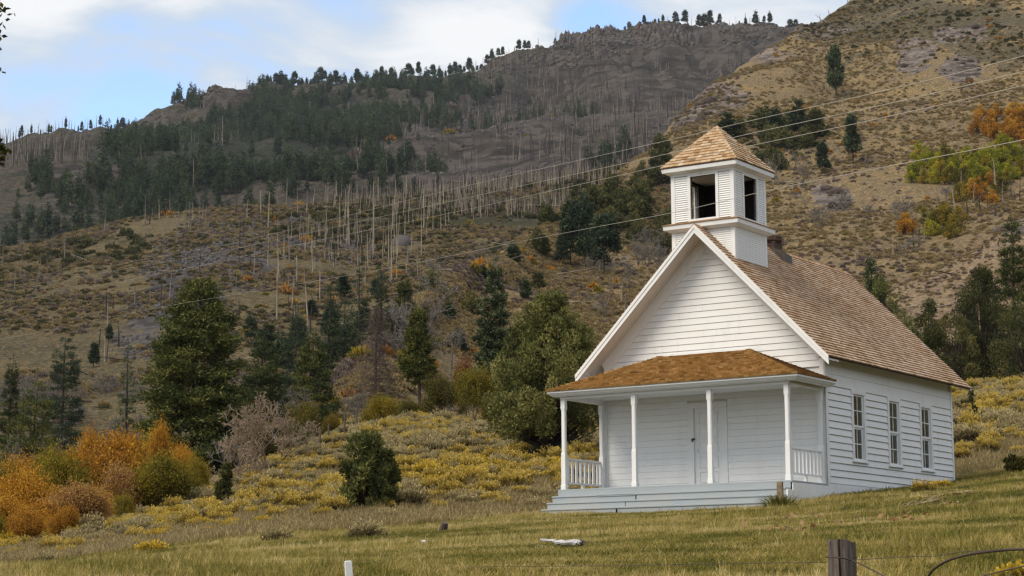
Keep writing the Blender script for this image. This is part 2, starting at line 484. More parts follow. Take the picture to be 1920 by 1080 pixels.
def skeleton(seed, h, spread=0.6, levels=5, kids=3, stems=3, r0=None, wob=0.25, up=0.25, ratio=0.72, cap=900):
    rng = np.random.default_rng(seed); r0 = r0 or h*0.02; S0, S1, R0, R1, LV = [], [], [], [], []
    cur = [(np.array([rng.normal(0, r0), rng.normal(0, r0), 0.0]), unit(np.array([rng.normal(0, spread), rng.normal(0, spread), 1.0])), h*0.34, r0*rng.uniform(0.7, 1)) for _ in range(stems)]
    tips = []
    for lv in range(levels):
        nx = []
        for p, d, L, r in cur:
            q = p
            for s_ in range(2):
                d = unit(d+rng.normal(0, wob, 3)*0.6+np.array([0, 0, up*0.2])); p2 = q+d*L*0.5
                S0.append(q); S1.append(p2); R0.append(r*(1-0.2*s_)); R1.append(r*(0.8-0.2*s_)); LV.append(lv); q = p2
                if lv > 0 and rng.uniform() < 0.6:
                    nx.append((q, unit(d+rng.normal(0, spread, 3)), L*ratio*0.8, r*0.45))
            for k in range(kids-1 if lv else kids):
                nx.append((q, unit(d+rng.normal(0, spread, 3)+np.array([0, 0, up*0.3])), L*ratio*rng.uniform(0.75, 1.15), r*0.58))
        if lv == levels-1: tips = [c[0] for c in nx]
        cur = nx if len(nx) < cap else [nx[j] for j in rng.choice(len(nx), cap, replace=False)]
    return np.array(S0), np.array(S1), np.array(R0), np.array(R1), np.array(tips)
def mk_bare(seed, h, rmin=0.012, **k):
    S0, S1, R0, R1, tips = skeleton(seed, h, **k)
    f = h/max(S1[:, 2].max(), 0.1); S0 *= f; S1 *= f
    v, fc = prisms(S0, S1, np.maximum(R0, rmin), np.maximum(R1, rmin*0.7), 3)
    return merge([(v, fc, 0.5)])
def mk_leafy(seed, h, leaf=0.12, per=7, rmin=0.012, jit=0.22, **k):
    """skeleton with leaves round its twigs"""
    rng = np.random.default_rng(seed+99); S0, S1, R0, R1, tips = skeleton(seed, h, **k)
    f = h/max(S1[:, 2].max(), 0.1); S0 *= f; S1 *= f; tips = tips*f
    v, fc = prisms(S0, S1, np.maximum(R0, rmin), np.maximum(R1, rmin*0.7), 3)
    g = rng.normal(0, 0.14, len(tips)); c = np.repeat(tips, per, 0)+rng.normal(0, jit, (len(tips)*per, 3))
    A = unit(rng.normal(0, 1, c.shape)+np.array([0, 0, 0.3]))*leaf*rng.uniform(0.6, 1.4, (len(c), 1))
    V, F = kites(c, A, leaf*0.33*np.ones(len(c)), rng)
    return merge([(v, fc, 0.5)]), (V, [F], np.clip(np.repeat(0.5+g, per)+rng.normal(0, 0.13, len(c)), 0, 1))
def mk_snag(seed, h, r=None, stubs=14, broken=True, sl=0.10):
    rng = np.random.default_rng(seed); r = r or h*0.016
    T = trunk_pts(h, rng.uniform(0, 0.03), rng, 6); z = np.linspace(0, 1, 6); rr = r*(1-z*(0.55 if broken else 0.9))
    v, f = prisms(T[:-1], T[1:], rr[:-1], rr[1:], 6); parts = [(v, f, 0.5)]
    if broken:
        a = rng.uniform(0, 6.28); tip = T[-1]+np.array([math.cos(a)*r*0.3, math.sin(a)*r*0.3, r*3.0])
        v, f = prisms([T[-1]], [tip], [rr[-1]], [0.005], 6); parts.append((v, f, 0.5))
    if stubs:
        zz = rng.uniform(0.35, 0.98, stubs)*h; ph = rng.uniform(0, 6.28, stubs); L = h*sl*rng.uniform(0.15, 1, stubs)*(1.15-zz/h*0.6)
        c = np.stack([np.interp(zz, T[:, 2], T[:, 0]), np.interp(zz, T[:, 2], T[:, 1]), zz], -1)
        e = c+np.stack([np.cos(ph)*L, np.sin(ph)*L, L*rng.uniform(-0.3, 0.5, stubs)], -1)
        v, f = prisms(c, e, np.full(stubs, r*0.2), np.full(stubs, r*0.06), 3); parts.append((v, f, 0.5))
    return merge(parts)
def mk_rock(seed, s=1.0, sub=1):
    import bmesh
    b = bmesh.new(); bmesh.ops.create_icosphere(b, subdivisions=sub, radius=0.5*s)
    rng = np.random.default_rng(seed); V = np.array([v.co[:] for v in b.verts]); F = np.array([[v.index for v in f.verts] for f in b.faces]); b.free()
    for _ in range(5):
        n = unit(rng.normal(size=3)); k = rng.uniform(0.22, 0.4)*s; dd = V@n; V = V-np.outer(np.maximum(0, dd-k), n)
    V = V*np.array([1, rng.uniform(0.7, 1), rng.uniform(0.55, 0.8)])+rng.normal(0, 0.02*s, V.shape)
    return V, [F], np.full(len(F), 0.5)
def md(name, data, mat, smooth=False):
    V, F, T = data
    return mesh_np(name, V, F, mat, T, smooth)
def tree(name, loc, trunk_me, crown_me, label, cat, group=None, rz=0, s=1, sxy=None, parts=('trunk', 'crown')):
    o = empty(name, tuple(float(v) for v in loc), rz); sxy = sxy or s; o.scale = (sxy, sxy, s)
    link(parts[0], trunk_me, o)
    if crown_me is not None: link(parts[1], crown_me, o)
    return tag(o, label, cat, group)
proto_col = bpy.data.collections.new('plant_shapes')
def scatter(name, P, scales, rots, idx, protos, label, cat='plants', tilt=None):
    """one object of 'stuff': its points carry copies of the proto meshes"""
    col = bpy.data.collections.new(name+'_shapes')
    for k, (me) in enumerate(protos):
        o = bpy.data.objects.new('%02d_%s' % (k, name), me); col.objects.link(o)
    me = bpy.data.meshes.new(name); P = np.asarray(P, np.float32)
    me.vertices.add(len(P)); me.vertices.foreach_set('co', P.ravel())
    a = me.attributes.new('sc', 'FLOAT_VECTOR', 'POINT'); S = np.asarray(scales, np.float32)
    if S.ndim == 1: S = np.repeat(S[:, None], 3, 1)
    a.data.foreach_set('vector', S.ravel().copy())
    a = me.attributes.new('rot', 'FLOAT_VECTOR', 'POINT'); R = np.zeros((len(P), 3), np.float32); R[:, 2] = rots
    if tilt is not None: R[:, :2] = tilt
    a.data.foreach_set('vector', R.ravel())
    a = me.attributes.new('pick', 'INT', 'POINT'); a.data.foreach_set('value', np.asarray(idx, np.int32))
    o = link(name, me); tag(o, label, cat, kind='stuff')
    g = bpy.data.node_groups.new(name+'_nodes', 'GeometryNodeTree')
    g.interface.new_socket('Geometry', in_out='INPUT', socket_type='NodeSocketGeometry'); g.interface.new_socket('Geometry', in_out='OUTPUT', socket_type='NodeSocketGeometry')
    N = g.nodes; L = g.links; gi = N.new('NodeGroupInput'); go = N.new('NodeGroupOutput')
    ci = N.new('GeometryNodeCollectionInfo'); ci.inputs['Collection'].default_value = col; ci.inputs['Separate Children'].default_value = True; ci.inputs['Reset Children'].default_value = True
    ip = N.new('GeometryNodeInstanceOnPoints'); ip.inputs['Pick Instance'].default_value = True
    def na(nm, ty):
        q = N.new('GeometryNodeInputNamedAttribute'); q.data_type = ty; q.inputs['Name'].default_value = nm; return q.outputs['Attribute']
    L.new(gi.outputs[0], ip.inputs['Points']); L.new(ci.outputs[0], ip.inputs['Instance'])
    L.new(na('pick', 'INT'), ip.inputs['Instance Index'])
    er = N.new('FunctionNodeEulerToRotation'); L.new(na('rot', 'FLOAT_VECTOR'), er.inputs[0]); L.new(er.outputs[0], ip.inputs['Rotation'])
    L.new(na('sc', 'FLOAT_VECTOR'), ip.inputs['Scale']); L.new(ip.outputs[0], go.inputs[0])
    md_ = o.modifiers.new('scatter', 'NODES'); md_.node_group = g
    return o
# ---------------------------------------------------------------- terrain
rng = np.random.default_rng(11)
def rough(amp, sc_, s, oct=5):
    return lambda x, y, d, T: amp*fbm(x, y, sc_, oct, s)
fan = np.radians(np.linspace(-24, 24, 620))
wide = np.concatenate([np.radians(np.linspace(-180, -25, 50)), np.radians(np.linspace(-24, 24, 520)), np.radians(np.linspace(25, 180, 50))])
def row(d, *pp): return [(p[0], d if len(p) == 2 else p[2], p[1]) for p in pp]
ground_rows = [
    row(1.5, (-700, 5000), (2600, 5000)),
    row(7, (-700, 1520), (2600, 1500)),
    row(14, (-700, 1092), (0, 1088), (500, 1086), (1000, 1084), (1500, 1080), (1920, 1072), (2600, 1060)),
    row(30, (-700, 1100), (0, 1080), (500, 1040), (1000, 1012), (1500, 985), (1920, 952), (2600, 910)),
    row(46, (-700, 1092), (0, 1070), (500, 1014), (1000, 982), (1250, 971), (1450, 960), (1552, 950), (1789, 928), (1920, 914), (2600, 850)),
    row(53, (-700, 1088), (0, 1062), (250, 1032), (500, 1000), (700, 985), (1000, 969), (1250, 957), (1450, 945), (1552, 931), (1789, 915), (1920, 901), (2600, 835)),
    row(61, (-700, 1080), (0, 1048), (250, 1018), (500, 976), (1000, 945), (1250, 935), (1500, 918), (1790, 901), (1920, 884), (2600, 810)),
    row(82, (-700, 1060), (0, 1024), (250, 985), (500, 925), (650, 895), (800, 872), (1000, 868), (1500, 850), (1790, 808), (1920, 796), (2600, 700)),
    row(112, (-700, 1050), (0, 1008), (180, 985), (400, 915), (560, 855), (650, 812), (800, 794), (900, 800), (1050, 812), (1500, 775), (1790, 740), (1920, 726), (2600, 620)),
    row(150, (-700, 1050), (0, 1004), (180, 980), (400, 912), (560, 852), (650, 806), (800, 788), (900, 793), (1050, 800), (1500, 740), (1790, 702), (1920, 690), (2600, 560)),
    row(230, (-700, 1060), (0, 1010), (400, 960), (800, 830), (1500, 760), (1920, 720), (2600, 560)),
]
def gnoise(x, y, d, T):
    a = 0.035*fbm(x, y, 1.6, 3, 5)+0.16*np.clip((d-58)/60, 0, 1)*fbm(x, y, 9, 3, 8)
    return a*np.clip(d/12, 0.1, 1)
G = Sheet(ground_rows, wide, (12, 16, 46, 46, 22, 22, 34, 26, 18, 8), gnoise)
hill_rows = [
    row(165, (300, 1130), (600, 1100), (900, 1000), (1500, 900), (2600, 800)),
    [(300, 175, 1040), (500, 182, 870), (700, 195, 750), (900, 230, 700), (1200, 260, 640), (1500, 280, 600), (1920, 300, 560), (2600, 320, 430)],
    [(300, 180, 1020), (420, 186, 900), (500, 190, 815), (700, 210, 680), (850, 265, 600), (1050, 330, 520), (1250, 400, 440), (1450, 440, 380), (1700, 470, 300), (1920, 480, 260), (2600, 500, 120)],
    [(300, 186, 1010), (420, 194, 880), (500, 200, 800), (600, 212, 735), (700, 228, 638), (760, 250, 584), (850, 300, 525), (950, 350, 468), (1050, 410, 412), (1130, 460, 352), (1190, 500, 305), (1235, 530, 268), (1262, 545, 230), (1300, 570, 192), (1340, 600, 160), (1380, 620, 134), (1450, 660, 86), (1500, 690, 52), (1540, 715, 40), (1600, 760, 2), (1750, 800, -70), (1920, 850, -140), (2600, 900, -420)],
    [(300, 230, 930), (600, 300, 860), (900, 500, 600), (1200, 700, 400), (1600, 1000, 100), (2600, 1200, -200)],
]
def hnoise(x, y, d, T):
    big = fbm(x, y, 70, 5, 21, 0.55); rid = 1-np.abs(fbm(x, y, 34, 4, 33))*2
    k = np.clip((d-170)/160, 0, 1)
    return k*(4.5*big+3.2*rid*np.clip(T-1, 0, 1)+0.7*fbm(x, y, 7, 3, 9))*(1-.55*np.clip((T-2.3)/.7, 0, 1))
HC = Sheet(hill_rows, fan, (24, 70, 130, 16), hnoise)
spur_rows = [
    row(190, (1350, 820), (2600, 740)),
    [(1350, 215, 800), (1560, 215, 700), (1700, 220, 640), (1920, 225, 600), (2600, 235, 480)],
    [(1350, 250, 760), (1520, 252, 650), (1600, 255, 585), (1680, 258, 535), (1760, 262, 502), (1830, 266, 463), (1880, 270, 425), (1920, 272, 400), (2100, 280, 330), (2600, 300, 180)],
    row(330, (1350, 800), (1600, 680), (1920, 500), (2600, 300)),
]
HS = Sheet(spur_rows, np.radians(np.linspace(4, 24, 260)), (30, 70, 10), lambda x, y, d, T: np.clip((d-190)/40, 0, 1)*(0.7*fbm(x, y, 30, 4, 41)+0.18*fbm(x, y, 3, 3, 44)))
mid_rows = [
    row(190, (-1200, 1150), (600, 1120), (1500, 900)),
    [(-1200, 300, 820), (0, 300, 780), (400, 310, 730), (800, 330, 660), (1500, 420, 600)],
    [(-1200, 420, 640), (0, 430, 580), (400, 440, 520), (800, 480, 480), (1100, 560, 420), (1500, 620, 380)],
    [(-1200, 620, 500), (-200, 600, 482), (0, 590, 468), (90, 590, 455), (170, 590, 432), (240, 592, 416), (330, 600, 405), (450, 610, 395), (560, 615, 393), (640, 620, 384), (760, 640, 374), (880, 660, 360), (980, 680, 349), (1080, 700, 335), (1160, 720, 318), (1250, 740, 296), (1500, 760, 280)],
    row(900, (-1200, 560), (600, 470), (1500, 400)),
]
HD = Sheet(mid_rows, np.radians(np.linspace(-24, 9, 480)), (26, 60, 110, 14), lambda x, y, d, T: (3.6*fbm(x, y, 60, 5, 51)+1.0*fbm(x, y, 9, 4, 55))*(1-.5*np.clip((T-2.3)/.7, 0, 1))*np.clip((d-240)/100, 0, 1))
crest_pts = [(-1200, 380), (-300, 320), (0, 293), (60, 286), (130, 270), (215, 264), (232, 250), (245, 239), (262, 237), (282, 222), (300, 214), (340, 201), (372, 190), (388, 184), (392, 170), (400, 166), (425, 166), (445, 172), (480, 179), (560, 184), (620, 182), (700, 174), (780, 164), (850, 157), (900, 145), (950, 120), (1000, 104), (1050, 91), (1090, 80), (1110, 67), (1130, 60), (1180, 56), (1300, 58), (1400, 59), (1470, 53), (1560, 48), (2300, 60)]
def cd(px): return float(np.interp(px, [-1200, 300, 1000, 2300], [1700, 1850, 2000, 2100]))
ridge_rows = [
    row(760, (-1200, 640), (600, 560), (2300, 500)),
    row(1000, (-1200, 500), (0, 420), (600, 400), (1200, 370), (2300, 360)),
    [(p, cd(p)-430, y+0.52*(min(430, 400)-y)) for p, y in crest_pts],
    [(p, cd(p)-190, y+(62 if p < 1000 else 88)) for p, y in crest_pts],
    [(p, cd(p)-40, y+(10 if p < 1050 else 22)) for p, y in crest_pts],
    [(p, cd(p), y) for p, y in crest_pts],
    [(p, 2600, y+160) for p, y in crest_pts],
]
def rnoise(x, y, d, T):
    gul = 1-np.abs(fbm(x, y, 260, 4, 61))*2.2
    return np.clip((d-760)/300, 0, 1)*(24*gul*np.clip(4.4-T, 0, 1)+7*fbm(x, y, 60, 5, 66, .6)*(1-.6*np.clip((T-3.8)/1.2, 0, 1))+np.clip((T-2.3)*2, 0, 1)*np.clip((5-T)*2.5, 0, 1)*(9*np.abs(fbm(x*1.0, y*0.25, 45, 4, 69, .65))+6*fbm(x, y*0.06, 15, 3, 70, .6)+4.5*np.sin(6.283*(d+70*fbm(x, y, 160, 3, 72))/52)+2.5*np.sin(6.283*(d+50*fbm(x, y, 90, 3, 73))/23))+2.2*fbm(x*1.0, y*0.3, 14, 3, 68)*(1-.6*np.clip((T-4.2)/.8, 0, 1)))
HE = Sheet(ridge_rows, fan, (12, 60, 60, 60, 30, 8), rnoise)
def noisecol(t, v, s): return t.ramp(v, s)
# ground materials
def ground_mat():
    t = NT('meadow_soil_and_dry_grass')
    n = t.noise(0.5, 6, rough=0.6); f = t.noise(9, 4, rough=0.7); dry = t.attr('dry')
    g = t.ramp(n, [(0.3, (0.030, 0.034, 0.010)), (0.5, (0.072, 0.064, 0.020)), (0.7, (0.13, 0.105, 0.040))])
    s_ = t.ramp(n, [(0.3, (0.085, 0.066, 0.030)), (0.55, (0.16, 0.125, 0.055)), (0.75, (0.22, 0.18, 0.09))])
    c = t.mix(dry, g, s_); c = t.mix(t.math('MULTIPLY', t.step(f, 0.35, 0.7), 0.5), c, (0.05, 0.04, 0.02), 'MIX')
    return t.bsdf(c, 0.95, t.bump(f, 0.08, 0.8), spec=0.1)
def hill_mat(name, A, B, D, rockc, sc_=1.0, bumpd=1.0):
    """A,B: grass/soil ramp, D: dark scrub, rock; attributes 'rock','scrub' give the zones"""
    t = NT(name)
    n = t.noise(0.035*sc_, 8, rough=0.62); f = t.noise(0.32*sc_, 6, rough=0.7); q = t.noise(1.1*sc_, 6, rough=0.8); zb = t.noise(0.11*sc_, 6, t.map(t.pos(), (0.35, 0.35, 2.6)), rough=0.7)
    c = t.mix(t.step(n, 0.38, 0.62), A, B)
    c = t.mix(t.math('MULTIPLY', t.step(f, 0.46, 0.62), 0.75), c, D)
    c = t.mix(t.math('MULTIPLY', t.step(q, 0.48, 0.62), 0.7), c, tuple(x*1.7 for x in A)); c = t.mix(t.math('MULTIPLY', t.step(q, 0.52, 0.38), 0.6), c, D)
    sb = t.step(t.math('ADD', t.attr('scrub'), t.math('ADD', t.math('MULTIPLY', t.math('SUBTRACT', f, 0.5), 2.4), t.math('MULTIPLY', t.math('SUBTRACT', n, 0.5), 2.2))), 0.35, 0.85)
    c = t.mix(sb, c, t.mix(t.step(q, 0.35, 0.65), tuple(x*0.6 for x in D), tuple(x*1.4 for x in D)))
    v = t.node('ShaderNodeTexVoronoi'); v.inputs['Scale'].default_value = 0.5*sc_; v.inputs['Randomness'].default_value = 1
    t.l.new(t.map(t.pos(), (1, 1, 0.6)), v.inputs['Vector'])
    rk = t.ramp(q, [(0.25, tuple(x*0.4 for x in rockc)), (0.5, rockc), (0.8, tuple(x*1.7 for x in rockc))])
    hs = t.node('ShaderNodeSeparateColor'); t.l.new(v.outputs['Color'], hs.inputs[0])
    rk = t.mix(0.55, rk, t.ramp(hs.outputs[0], [(0.1, tuple(x*0.35 for x in rockc)), (0.6, rockc), (0.95, tuple(x*2.0 for x in rockc))]))
    rk = t.mix(t.math('MULTIPLY', t.step(zb, 0.50, 0.66), 0.8), rk, tuple(x*1.55 for x in rockc)); rk = t.mix(t.math('MULTIPLY', t.step(zb, 0.47, 0.36), 0.85), rk, tuple(x*0.35 for x in rockc))
    rb = t.step(t.math('ADD', t.attr('rock'), t.math('ADD', t.math('MULTIPLY', t.math('SUBTRACT', f, 0.5), 2.4), t.math('MULTIPLY', t.math('SUBTRACT', n, 0.5), 2.6))), 0.42, 0.72)
    c = t.mix(rb, c, rk)
    h = t.math('ADD', t.math('ADD', f, t.math('MULTIPLY', q, 0.45)), t.math('MULTIPLY', zb, 1.2))
    return t.bsdf(c, 0.95, t.bump(h, 1.6*bumpd/sc_, 0.9), spec=0.08)
px, py = proj(G.P.reshape(-1, 3)); shp = G.P.shape[:2]
gd = G.d.ravel()
MEAD_X = [-700, 0, 250, 500, 700, 1000, 1500, 1790, 1920, 2600]; MEAD_Y = [1100, 1062, 1034, 1004, 990, 964, 930, 893, 868, 790]
def mead_line(x): return np.interp(x, MEAD_X, MEAD_Y)
dry = np.clip((mead_line(px)+6-py)/22, 0, 1)*(gd > 30)
valley = tag(link('valley_floor', mesh_np('valley_floor', [(-9000, -9000, -9), (9000, -9000, -9), (9000, 9000, -9), (-9000, 9000, -9)], np.array([[0, 1, 2, 3]]), None)), kind='structure')
GM = ground_mat()
valley.data.materials.append(GM)
g_o = link('ground', G.mesh('ground', GM, {'dry': dry})); tag(g_o, kind='structure')
def zone(S, L): x, y = proj(S.P.reshape(-1, 3)); return ell(x, y, L)*1.35
# right hillside: tan grass, brown scrub, dark green scrub at the top, outcrops
rockC = [(1340, 185, 60, 28, .9), (1290, 215, 40, 30, .8), (1420, 95, 60, 22, .7), (1530, 55, 60, 18, .6), (1720, 95, 34, 22, 1), (1785, 65, 30, 14, 1), (1830, 62, 22, 14, .9), (1800, 130, 40, 24, .8), (1560, 370, 40, 22, .9), (1710, 122, 30, 14, .9), (1900, 430, 40, 12, .6)]
scrubC = [(1700, 40, 260, 42, .75), (1880, 90, 120, 40, .6), (1180, 400, 90, 55, .7), (1110, 395, 90, 50, .6), (1480, 250, 90, 40, .5), (1620, 120, 60, 25, .4)]
HCM = hill_mat('tan_hillside', (0.235, 0.165, 0.078), (0.165, 0.118, 0.074), (0.10, 0.082, 0.050), (0.15, 0.122, 0.105), 1.5, 0.8)
tag(link('hillside', HC.mesh('hillside', HCM, {'rock': zone(HC, rockC), 'scrub': zone(HC, scrubC)})), kind='structure')
HSM = hill_mat('bare_brown_spur', (0.23, 0.165, 0.10), (0.185, 0.13, 0.085), (0.085, 0.062, 0.042), (0.10, 0.085, 0.07), 3.0, 0.6)
tag(link('hill_spur', HS.mesh('hill_spur', HSM, {'rock': zone(HS, [(1890, 425, 60, 12, .7)]), 'scrub': zone(HS, [(0, 0, 1, 1, 0)])})), kind='structure')
rockD = [(430, 470, 90, 65, 1), (350, 520, 70, 70, 1), (520, 440, 70, 40, .8), (300, 580, 60, 40, .9), (260, 640, 50, 30, .6), (650, 470, 60, 30, .5)]
scrubD = [(900, 390, 250, 45, .75), (700, 420, 160, 40, .6), (1130, 350, 110, 60, .8), (150, 470, 120, 30, .35), (1050, 420, 150, 60, .6)]
HDM = hill_mat('burned_hill', (0.145, 0.108, 0.056), (0.092, 0.072, 0.040), (0.050, 0.047, 0.024), (0.074, 0.066, 0.062), 1.3, 0.9)
tag(link('burned_hill', HD.mesh('burned_hill', HDM, {'rock': zone(HD, rockD), 'scrub': zone(HD, scrubD)})), kind='structure')
rockE = [(1250, 110, 260, 60, .95), (1420, 100, 120, 60, .95), (1100, 150, 120, 45, .75), (420, 195, 60, 28, .85), (300, 235, 60, 22, .8), (150, 330, 60, 22, 1), (820, 290, 130, 60, .95), (950, 250, 140, 70, .9), (650, 330, 60, 20, .5), (1050, 270, 160, 60, .7), (1250, 220, 150, 80, .6), (730, 250, 60, 30, .5), (230, 320, 40, 12, .8)]
scrubE = [(550, 260, 250, 70, .7), (350, 300, 200, 60, .6), (100, 400, 200, 80, .4)]
HEM = hill_mat('far_ridge', (0.080, 0.065, 0.048), (0.056, 0.048, 0.040), (0.032, 0.034, 0.024), (0.066, 0.055, 0.047), 0.30, 0.8)
tag(link('mountain_ridge', HE.mesh('mountain_ridge', HEM, {'rock': zone(HE, rockE), 'scrub': zone(HE, scrubE)})), kind='structure')
# ---------------------------------------------------------------- schoolhouse
def paint_mat(name, col, warm, streak=0.25):
    t = NT(name)
    n = t.noise(1.3, 6, t.map(t.obj(), (0.35, 0.35, 1.6)), rough=0.65); f = t.noise(14, 4, t.map(t.obj(), (0.3, 0.3, 2.0)), rough=0.7)
    c = t.mix(t.math('MULTIPLY', t.step(n, 0.3, 0.75), 0.8), col, warm)
    c = t.mix(t.math('MULTIPLY', t.rnd(), 0.35), c, tuple(x*0.9 for x in col))
    c = t.mix(t.math('MULTIPLY', t.step(f, 0.60, 0.78), streak), c, (0.42, 0.38, 0.33))
    w = t.noise(3.5, 6, t.map(t.obj(), (1, 1, 0.22)), rough=0.7)      # rain streaks and rubbed patches
    c = t.mix(t.math('MULTIPLY', t.step(w, 0.52, 0.70), 0.30), c, tuple(x*0.72 for x in warm))
    fl = t.noise(38, 3, t.map(t.obj(), (0.25, 0.25, 1.5)), rough=0.8) # flaked paint showing grey wood
    c = t.mix(t.math('MULTIPLY', t.math('MULTIPLY', t.step(fl, 0.66, 0.72), t.step(n, 0.45, 0.62)), 0.75), c, (0.30, 0.26, 0.22))
    hgt = t.node('ShaderNodeSeparateXYZ'); t.l.new(t.obj(), hgt.inputs[0])
    c = t.mix(t.math('MULTIPLY', t.math('MULTIPLY', t.step(hgt.outputs[2], 1.1, 0.2), t.step(t.noise(2.2, 5, t.obj()), .35, .65)), 0.30), c, (0.42, 0.38, 0.31))
    return t.bsdf(c, 0.62, t.bump(f, 0.004, 0.4), spec=0.3)
WHITE = paint_mat('weathered_white_paint', (0.80, 0.80, 0.795), (0.76, 0.745, 0.72))
PALE = paint_mat('pinkish_white_soffit_paint', (0.70, 0.66, 0.63), (0.66, 0.60, 0.56), 0.35)
STEPM = paint_mat('grey_blue_step_paint', (0.31, 0.35, 0.375), (0.37, 0.40, 0.415), 0.35)
def shingle_mat(name, stops, k=1.0):
    t = NT(name)
    n = t.noise(1.1, 5, t.obj(), rough=0.6); g = t.noise(26, 4, t.map(t.obj(), (1, 1, 0.25)), rough=0.7)
    v = t.math('ADD', t.attr('tint'), t.math('MULTIPLY', t.math('SUBTRACT', n, 0.5), 0.75*k)); v = t.math('ADD', v, t.math('MULTIPLY', t.math('SUBTRACT', g, 0.5), 0.5), clamp=True)
    v = t.math('ADD', v, t.math('MULTIPLY', t.math('SUBTRACT', t.rnd(), 0.5), 0.4), clamp=True)
    return t.bsdf(t.ramp(v, stops), 0.85, t.bump(g, 0.006, 0.6), spec=0.2)
SH_MAIN = shingle_mat('weathered_cedar_shingle', [(0.08, (0.23, 0.125, 0.055)), (0.35, (0.37, 0.235, 0.135)), (0.6, (0.49, 0.345, 0.23)), (0.95, (0.62, 0.49, 0.385))])
SH_PORCH = shingle_mat('orange_cedar_shingle', k=.3, stops=[(0.1, (0.15, 0.075, 0.022)), (0.4, (0.27, 0.145, 0.042)), (0.7, (0.37, 0.215, 0.075)), (1.0, (0.45, 0.29, 0.14))])
SH_BELL = shingle_mat('tan_cedar_shingle', [(0.05, (0.22, 0.115, 0.045)), (0.35, (0.36, 0.22, 0.11)), (0.65, (0.46, 0.32, 0.19)), (1.0, (0.56, 0.44, 0.31))])
def plain(name, col, rough=0.8, sc_=8, k=0.35, spec=0.3):
    t = NT(name); n = t.noise(sc_, 5, t.obj(), rough=0.6)
    return t.bsdf(t.mix(t.step(n, 0.3, 0.7), tuple(x*(1-k) for x in col), tuple(min(1, x*(1+k*0.5)) for x in col)), rough, t.bump(n, 0.01, 0.4), spec=spec)
DARKWOOD = plain('dark_brown_bare_wood', (0.022, 0.014, 0.011)); SHEATH = plain('roof_sheathing', (0.07, 0.04, 0.022))
CURTAIN = plain('brown_curtain', (0.16, 0.085, 0.065)); IRON = plain('dark_iron', (0.03, 0.03, 0.03), 0.5)
INSIDE = plain('dim_room_wall', (0.05, 0.045, 0.035))
RAWWOOD = plain('weathered_raw_wood', (0.22, 0.16, 0.10))
def brick_mat():
    t = NT('old_dark_brick'); b = t.node('ShaderNodeTexBrick'); t.l.new(t.map(t.obj(), (1, 1, 1), (math.pi/2, 0, 0)), b.inputs['Vector'])
    b.inputs['Scale'].default_value = 1; b.inputs['Brick Width'].default_value = 0.2; b.inputs['Row Height'].default_value = 0.075; b.inputs['Mortar Size'].default_value = 0.008
    b.inputs['Color1'].default_value = (0.085, 0.045, 0.033, 1); b.inputs['Color2'].default_value = (0.05, 0.032, 0.027, 1); b.inputs['Mortar'].default_value = (0.09, 0.075, 0.065, 1)
    return t.bsdf(b.outputs['Color'], 0.9, t.bump(t.noise(12, 4, t.obj()), 0.02, 0.8))
BRICK = brick_mat(); FLASH = plain('grey_brown_metal_saddle', (0.11, 0.090, 0.078), 0.6)
def glass_mat():
    t = NT('old_window_glass'); g = t.node('ShaderNodeBsdfGlossy'); g.inputs['Roughness'].default_value = 0.04; g.inputs['Color'].default_value = (0.8, 0.82, 0.8, 1)
    tr = t.node('ShaderNodeBsdfTransparent'); tr.inputs[0].default_value = (0.82, 0.86, 0.84, 1)
    fr = t.node('ShaderNodeFresnel'); fr.inputs[0].default_value = 1.5; t.l.new(t.bump(t.noise(3, 2, t.obj()), 0.02, 0.3), g.inputs['Normal'])
    mx = t.node('ShaderNodeMixShader'); t.l.new(t.math('MULTIPLY', fr.outputs[0], 0.7), mx.inputs[0]); t.l.new(tr.outputs[0], mx.inputs[1]); t.l.new(g.outputs[0], mx.inputs[2])
    t.l.new(mx.outputs[0], t.out.inputs[0]); return t.m
GLASS = glass_mat()
YAW = 0.5836; W, L, P = 6.6075, 8.755, 2.10; RZ = 6.9887; EZ = 3.2114; EO = 0.4545; OF = 0.7263; OB = 0.4673; CX = W/2; ZB = 0.8
hXv = np.array([math.cos(YAW), -math.sin(YAW), 0]); hYv = np.array([math.sin(YAW), math.cos(YAW), 0])
h0 = np.array([8.001, 51.0, 2.8689])-hXv*W
def hw(x, y, z=0): return h0+hXv*x+hYv*y+np.array([0, 0, z])
SK = (RZ-EZ)/(CX+EO)
def rz(x): return RZ-abs(x-CX)*SK
house = empty('schoolhouse', tuple(h0-np.array([0, 0, ZB])), -YAW)
tag(house, 'white clapboard one room schoolhouse with shingled roofs, front porch and open belfry', 'schoolhouse')
class HB(MB):
    def build(s, name, mat, parent=None, smooth=False, bevel=0):
        s.V = [(a, b, c+ZB) for a, b, c in s.V]
        return MB.build(s, name, mat, parent if parent is not None else house, smooth, bevel)
def fboard(x0, x1, z0, z1, tb, tt, x0t=None, x1t=None, back=0.02, y=0.0, t=0.5):
    """board on a front face (normal -Y); thicker at the bottom edge"""
    x0t = x0 if x0t is None else x0t; x1t = x1 if x1t is None else x1t
    b = HB(); return b.hexa([(x0, y-tb, z0), (x1, y-tb, z0), (x1t, y-tt, z1), (x0t, y-tt, z1)], [(x0, y+back, z0), (x1, y+back, z0), (x1t, y+back, z1), (x0t, y+back, z1)], t)
def sboard(y0, y1, z0, z1, tb, tt, x=W, back=0.02, sgn=1, y0b=None):
    b = HB(); return b.hexa([(x+sgn*tb, y0, z0), (x+sgn*tb, y1, z0), (x+sgn*tt, y1, z1), (x+sgn*tt, y0, z1)], [(x-sgn*back, y0, z0), (x-sgn*back, y1, z0), (x-sgn*back, y1, z1), (x-sgn*back, y0, z1)])
rs = random.Random(3)
